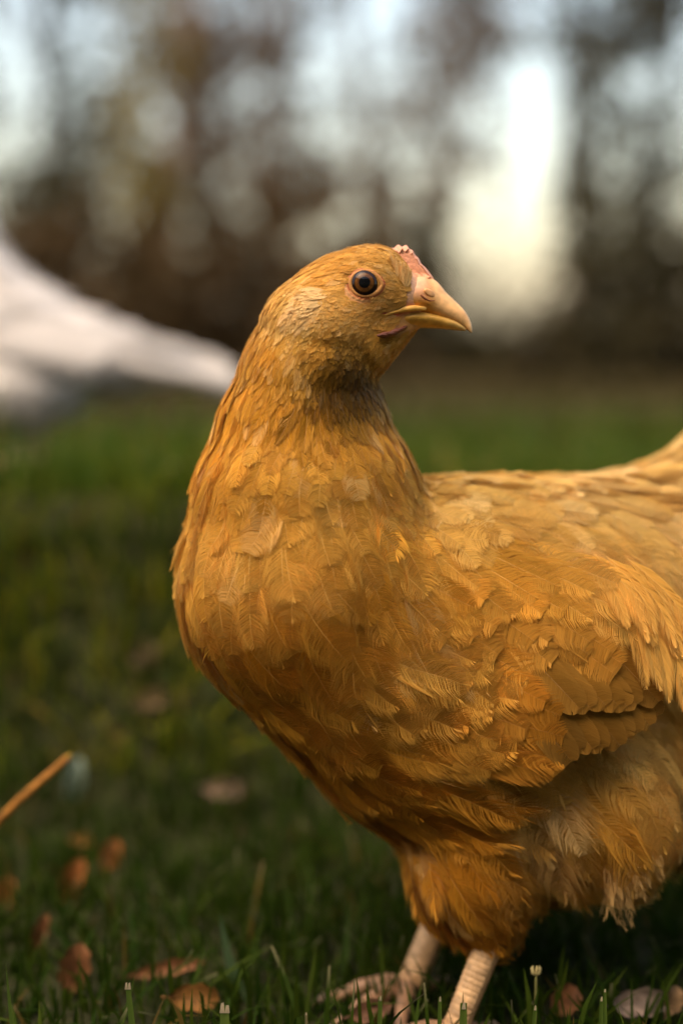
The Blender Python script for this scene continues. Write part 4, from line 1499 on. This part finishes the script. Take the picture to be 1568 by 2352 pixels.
# ------------------------------------------------------------------ single blades, leaves and bits in the lawn
def blade_thing(name, tip, foot_px, d, w, col, label, cut=True, split=False, cat='grass blade'):
    """tip (px, py) and foot px at depth d"""
    t = P(tip[0], tip[1], d)
    b = P(foot_px, 2352, d); b[2] = float(ground_z(b[0], b[1]))
    b = np.array([b[0], t[1] - .004, b[2] - .003])
    root = empty(name, b)
    setp(root, label, cat, 'mown blades at the front of the lawn')
    u = np.linspace(0, 1, 8)[:, None]
    bow = np.array([.10 * (t[0] - b[0]), 0, 0]) * np.sin(u * math.pi)
    c = b * (1 - u) + t * u + bow
    wd = (w * (1 - .45 * u if cut else 1 - .95 * u ** 1.5)).ravel()
    L_ = c - np.stack([wd / 2, wd * 0, wd * 0], -1); R_ = c + np.stack([wd / 2, wd * 0, wd * 0], -1)
    M_ = c + np.array([0, .0006, 0])
    V = np.stack([L_, M_, R_], 1).reshape(-1, 3)
    i = np.arange(7)[:, None] * 3
    F = np.concatenate([i + np.array([0, 1, 4, 3]), i + np.array([1, 2, 5, 4])])
    mesh_np('blade', V, F, M_GRASS, root, np.broadcast_to(col, (len(V), 3)))
    if cut:
        for q in range(2 if split else 1):
            x0 = (q - (.5 if split else 0)) * w * .34
            tp = c[-1] + np.array([x0, -.0004, 0])
            hh = w * rng.uniform(.05, .35)
            V = np.array([tp + [-w * .17, 0, -w * .5], tp + [w * .17, 0, -w * .5], tp + [w * .12, 0, hh], tp + [-w * .06, 0, hh * .8]])
            mesh_np('dry_tip', V, np.array([[0, 1, 2, 3]]), M_LEAFDRY, root, np.broadcast_to((.42, .33, .20), (4, 3)))
    return root


GB = (.075, .115, .018)
blade_thing('grass_blade', (1010, 2292), 1003, .655, .0030, GB, 'mown blade in front of the hen legs, left of a pair')
blade_thing('grass_blade', (1064, 2304), 1058, .650, .0056, (.085, .125, .02), 'wide mown blade in front of the nearer hen leg')
blade_thing('grass_blade', (1388, 2272), 1396, .655, .0026, GB, 'thin mown blade with pale tip at lower right')
blade_thing('grass_blade', (1380, 2292), 1377, .662, .0030, GB, 'blade standing against the thin pale tipped blade at lower right')
blade_thing('grass_blade', (1228, 2312), 1210, .655, .0032, GB, 'slanting mown blade right of the hen legs')
blade_thing('grass_blade', (873, 2290), 866, .675, .0034, GB, 'mown blade left of the hen legs')
blade_thing('grass_blade', (294, 2262), 330, .660, .0042, GB, 'slanting mown blade with broken white tip at lower left', split=True)
blade_thing('grass_blade', (516, 2310), 514, .652, .0068, (.10, .14, .025), 'wide mown blade with ragged white tip at lower left', split=True)
blade_thing('grass_blade', (703, 2326), 708, .652, .0020, (.20, .16, .07), 'dry split blade at the lower edge left of the legs')
blade_thing('grass_blade', (14, 2213), 48, .665, .0036, GB, 'long pointed blade at the lower left corner', cut=False)
blade_thing('grass_blade', (310, 2240), 232, .690, .0034, GB, 'thin dark blade crossing behind the broken tipped blade', cut=False)
blade_thing('grass_blade', (470, 2170), 400, .735, .0050, GB, 'long soft blade leaning right at lower left', cut=False)
blade_thing('grass_blade', (800, 2060), 785, .770, .0050, (.06, .10, .02), 'tall soft blade left of the far hen leg', cut=False)
blade_thing('grass_blade', (505, 2100), 560, .755, .0080, (.07, .11, .045), 'broad bluish blade leaning left under the hen breast', cut=False)
blade_thing('grass_blade', (1340, 2150), 1400, .78, .0060, (.16, .13, .05), 'brownish blade leaning left at lower right', cut=False)


def dry_leaf(px, py, d, length, width, ang, pitch, col, label, curl=.5, name='fallen_leaf', cat='leaf'):
    """a curled fallen leaf; ang = direction in the picture, degrees from right"""
    c = G(px, py, .010 if py < 1760 else .020)
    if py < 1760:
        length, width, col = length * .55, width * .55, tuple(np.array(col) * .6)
    root = empty(name, c)
    setp(root, label, cat, 'fallen leaves in the lawn')
    a, pt = math.radians(ang), math.radians(pitch)
    t = np.array([math.cos(a) * math.cos(pt), math.sin(pt), math.sin(a) * math.cos(pt)])
    s = np.cross(t, np.array([.2, -1.0, .55])); s /= np.linalg.norm(s)
    n = np.cross(s, t)
    us = np.linspace(-1, 1, 13); vs_ = np.linspace(-1, 1, 7)
    V = []
    for u in us:
        w = width * (1 - abs(u) ** 2.2) ** .7 * (1 + .12 * math.sin(u * 11)) + .0004
        for v in vs_:
            V.append(c + t * (u * length / 2) + s * (v * w / 2) + n * (curl * w * .5 * v * v + .12 * length * math.sin(u * 2.1) + .03 * width * math.sin(v * 7 + u * 5)))
    V = np.array(V)
    i = np.arange(13 * 7).reshape(13, 7)
    F = np.stack([i[:-1, :-1], i[:-1, 1:], i[1:, 1:], i[1:, :-1]], -1).reshape(-1, 4)
    mesh_np('leaf_blade', V, F, M_LEAFDRY, root, np.broadcast_to(col, (len(V), 3)) * rng.uniform(.8, 1.2, (len(V), 1)))
    u = np.linspace(-1.25, .95, 9)
    rib = np.array([c + t * (q * length / 2) + n * (.12 * length * math.sin(q * 2.1) - .0006) for q in u])
    Vr, Fr = tube(rib, np.linspace(.0009, .0003, 9), 6)
    mesh_np('midrib', Vr, Fr, M_LEAFDRY, root, np.broadcast_to(np.array(col) * .75, (len(Vr), 3)))
    return root


OB, BR, YO = (.27, .095, .022), (.15, .06, .02), (.24, .11, .02)
dry_leaf(166, 2020, .80, .030, .013, 62, 15, OB, 'upright orange brown curled leaf at lower left')
dry_leaf(256, 1962, .83, .021, .012, 68, 15, OB, 'small orange brown leaf right of the curled leaf')
dry_leaf(92, 2145, .745, .026, .008, 68, 10, BR, 'narrow dark brown rolled leaf near the lower left edge')
dry_leaf(172, 2225, .72, .028, .016, 75, 20, BR, 'crumpled dark brown leaf low at lower left')
dry_leaf(445, 2292, .715, .026, .013, -15, 25, (.17, .075, .015), 'orange leaf in shade at the bottom edge')
dry_leaf(385, 2225, .76, .040, .008, 6, 10, BR, 'long flat brown leaf lying above the orange one')
dry_leaf(512, 1812, .97, .028, .014, -12, 25, (.22, .14, .09), 'pale pinkish leaf lying in the grass under the breast')
dry_leaf(188, 1930, .86, .014, .009, -20, 25, YO, 'yellow orange leaf behind the two upright leaves')
dry_leaf(14, 2050, .80, .020, .012, 80, 20, OB, 'orange leaf cut by the left picture edge')
dry_leaf(350, 1606, 1.22, .050, .030, 10, 20, (.34, .22, .10), 'tan leaf on the bank left of the hen breast')
dry_leaf(330, 1500, 1.27, .046, .036, 30, 20, (.30, .20, .10), 'round tan leaf higher on the bank')
dry_leaf(255, 1700, 1.12, .040, .026, 15, 20, (.12, .05, .03), 'dark brown leaf on the bank above the blue grey blade')
dry_leaf(172, 1800, .93, .040, .013, 80, 10, (.26, .32, .24), 'pale grey green upright leaf right of the straw stem')
dry_leaf(1465, 2304, .745, .032, .013, -8, 25, (.20, .14, .10), 'pale pinkish leaf lying at the lower right corner')
dry_leaf(1295, 2298, .735, .018, .014, 40, 30, BR, 'small brown leaf right of the hen legs')
dry_leaf(1540, 2298, .75, .016, .011, 70, 20, (.22, .13, .06), 'tan leaf at the right picture edge')
dry_leaf(850, 2322, .735, .022, .010, 10, 15, (.13, .06, .03), 'reddish brown leaf beside the far hen foot')


def stem_thing():
    p1 = P(158, 1738, .80); p0 = P(-60, 1945, .80)
    g = np.array([p0[0] - .10, p0[1], 0.0]); g[2] = float(ground_z(g[0], g[1]))
    root = empty('straw_stem', g)
    setp(root, 'single orange straw stem slanting in from the left edge', 'straw')
    path = np.array([g - [0, 0, .004], g * .5 + p0 * .5 + [0, 0, .012], p0, (p0 + p1) / 2 + [-.001, 0, .001], p1])
    V, F = tube(path, np.array([.0022, .0022, .0021, .0021, .0017]), 10)
    mesh_np('stalk', V, F, M_LEAFDRY, root, np.broadcast_to((.34, .14, .022), (len(V), 3)))
    V, F = tube(np.array([p1, p1 + (p1 - p0) * .03]), np.array([.0017, .0006]), 10)
    mesh_np('stalk_tip', V, F, M_LEAFDRY, root, np.broadcast_to((.36, .24, .03), (len(V), 3)))


stem_thing()


def seed_head():
    t = P(1230, 2240, .690); g = P(1222, 2352, .690); g[2] = 0; g[1] = t[1]
    root = empty('seed_head', g)
    setp(root, 'small forked seed head on a thin stem right of the legs', 'seed head')
    V, F = tube(np.array([g, (t + g) / 2 + [.001, 0, 0], t]), np.array([.0007, .0006, .0006]), 6)
    mesh_np('stalk', V, F, M_GRASS, root, np.broadcast_to((.14, .13, .04), (len(V), 3)))
    for sx in (-1, .2, 1):
        V, F = tube(np.array([t, t + [sx * .0016, 0, .0012], t + [sx * .0019, 0, .0036], t + [sx * .0014, 0, .0048]]), np.array([.0006, .0010, .0008, .0002]), 6)
        mesh_np('seed', V, F, M_LEAFDRY, root, np.broadcast_to((.42, .34, .14), (len(V), 3)))


seed_head()
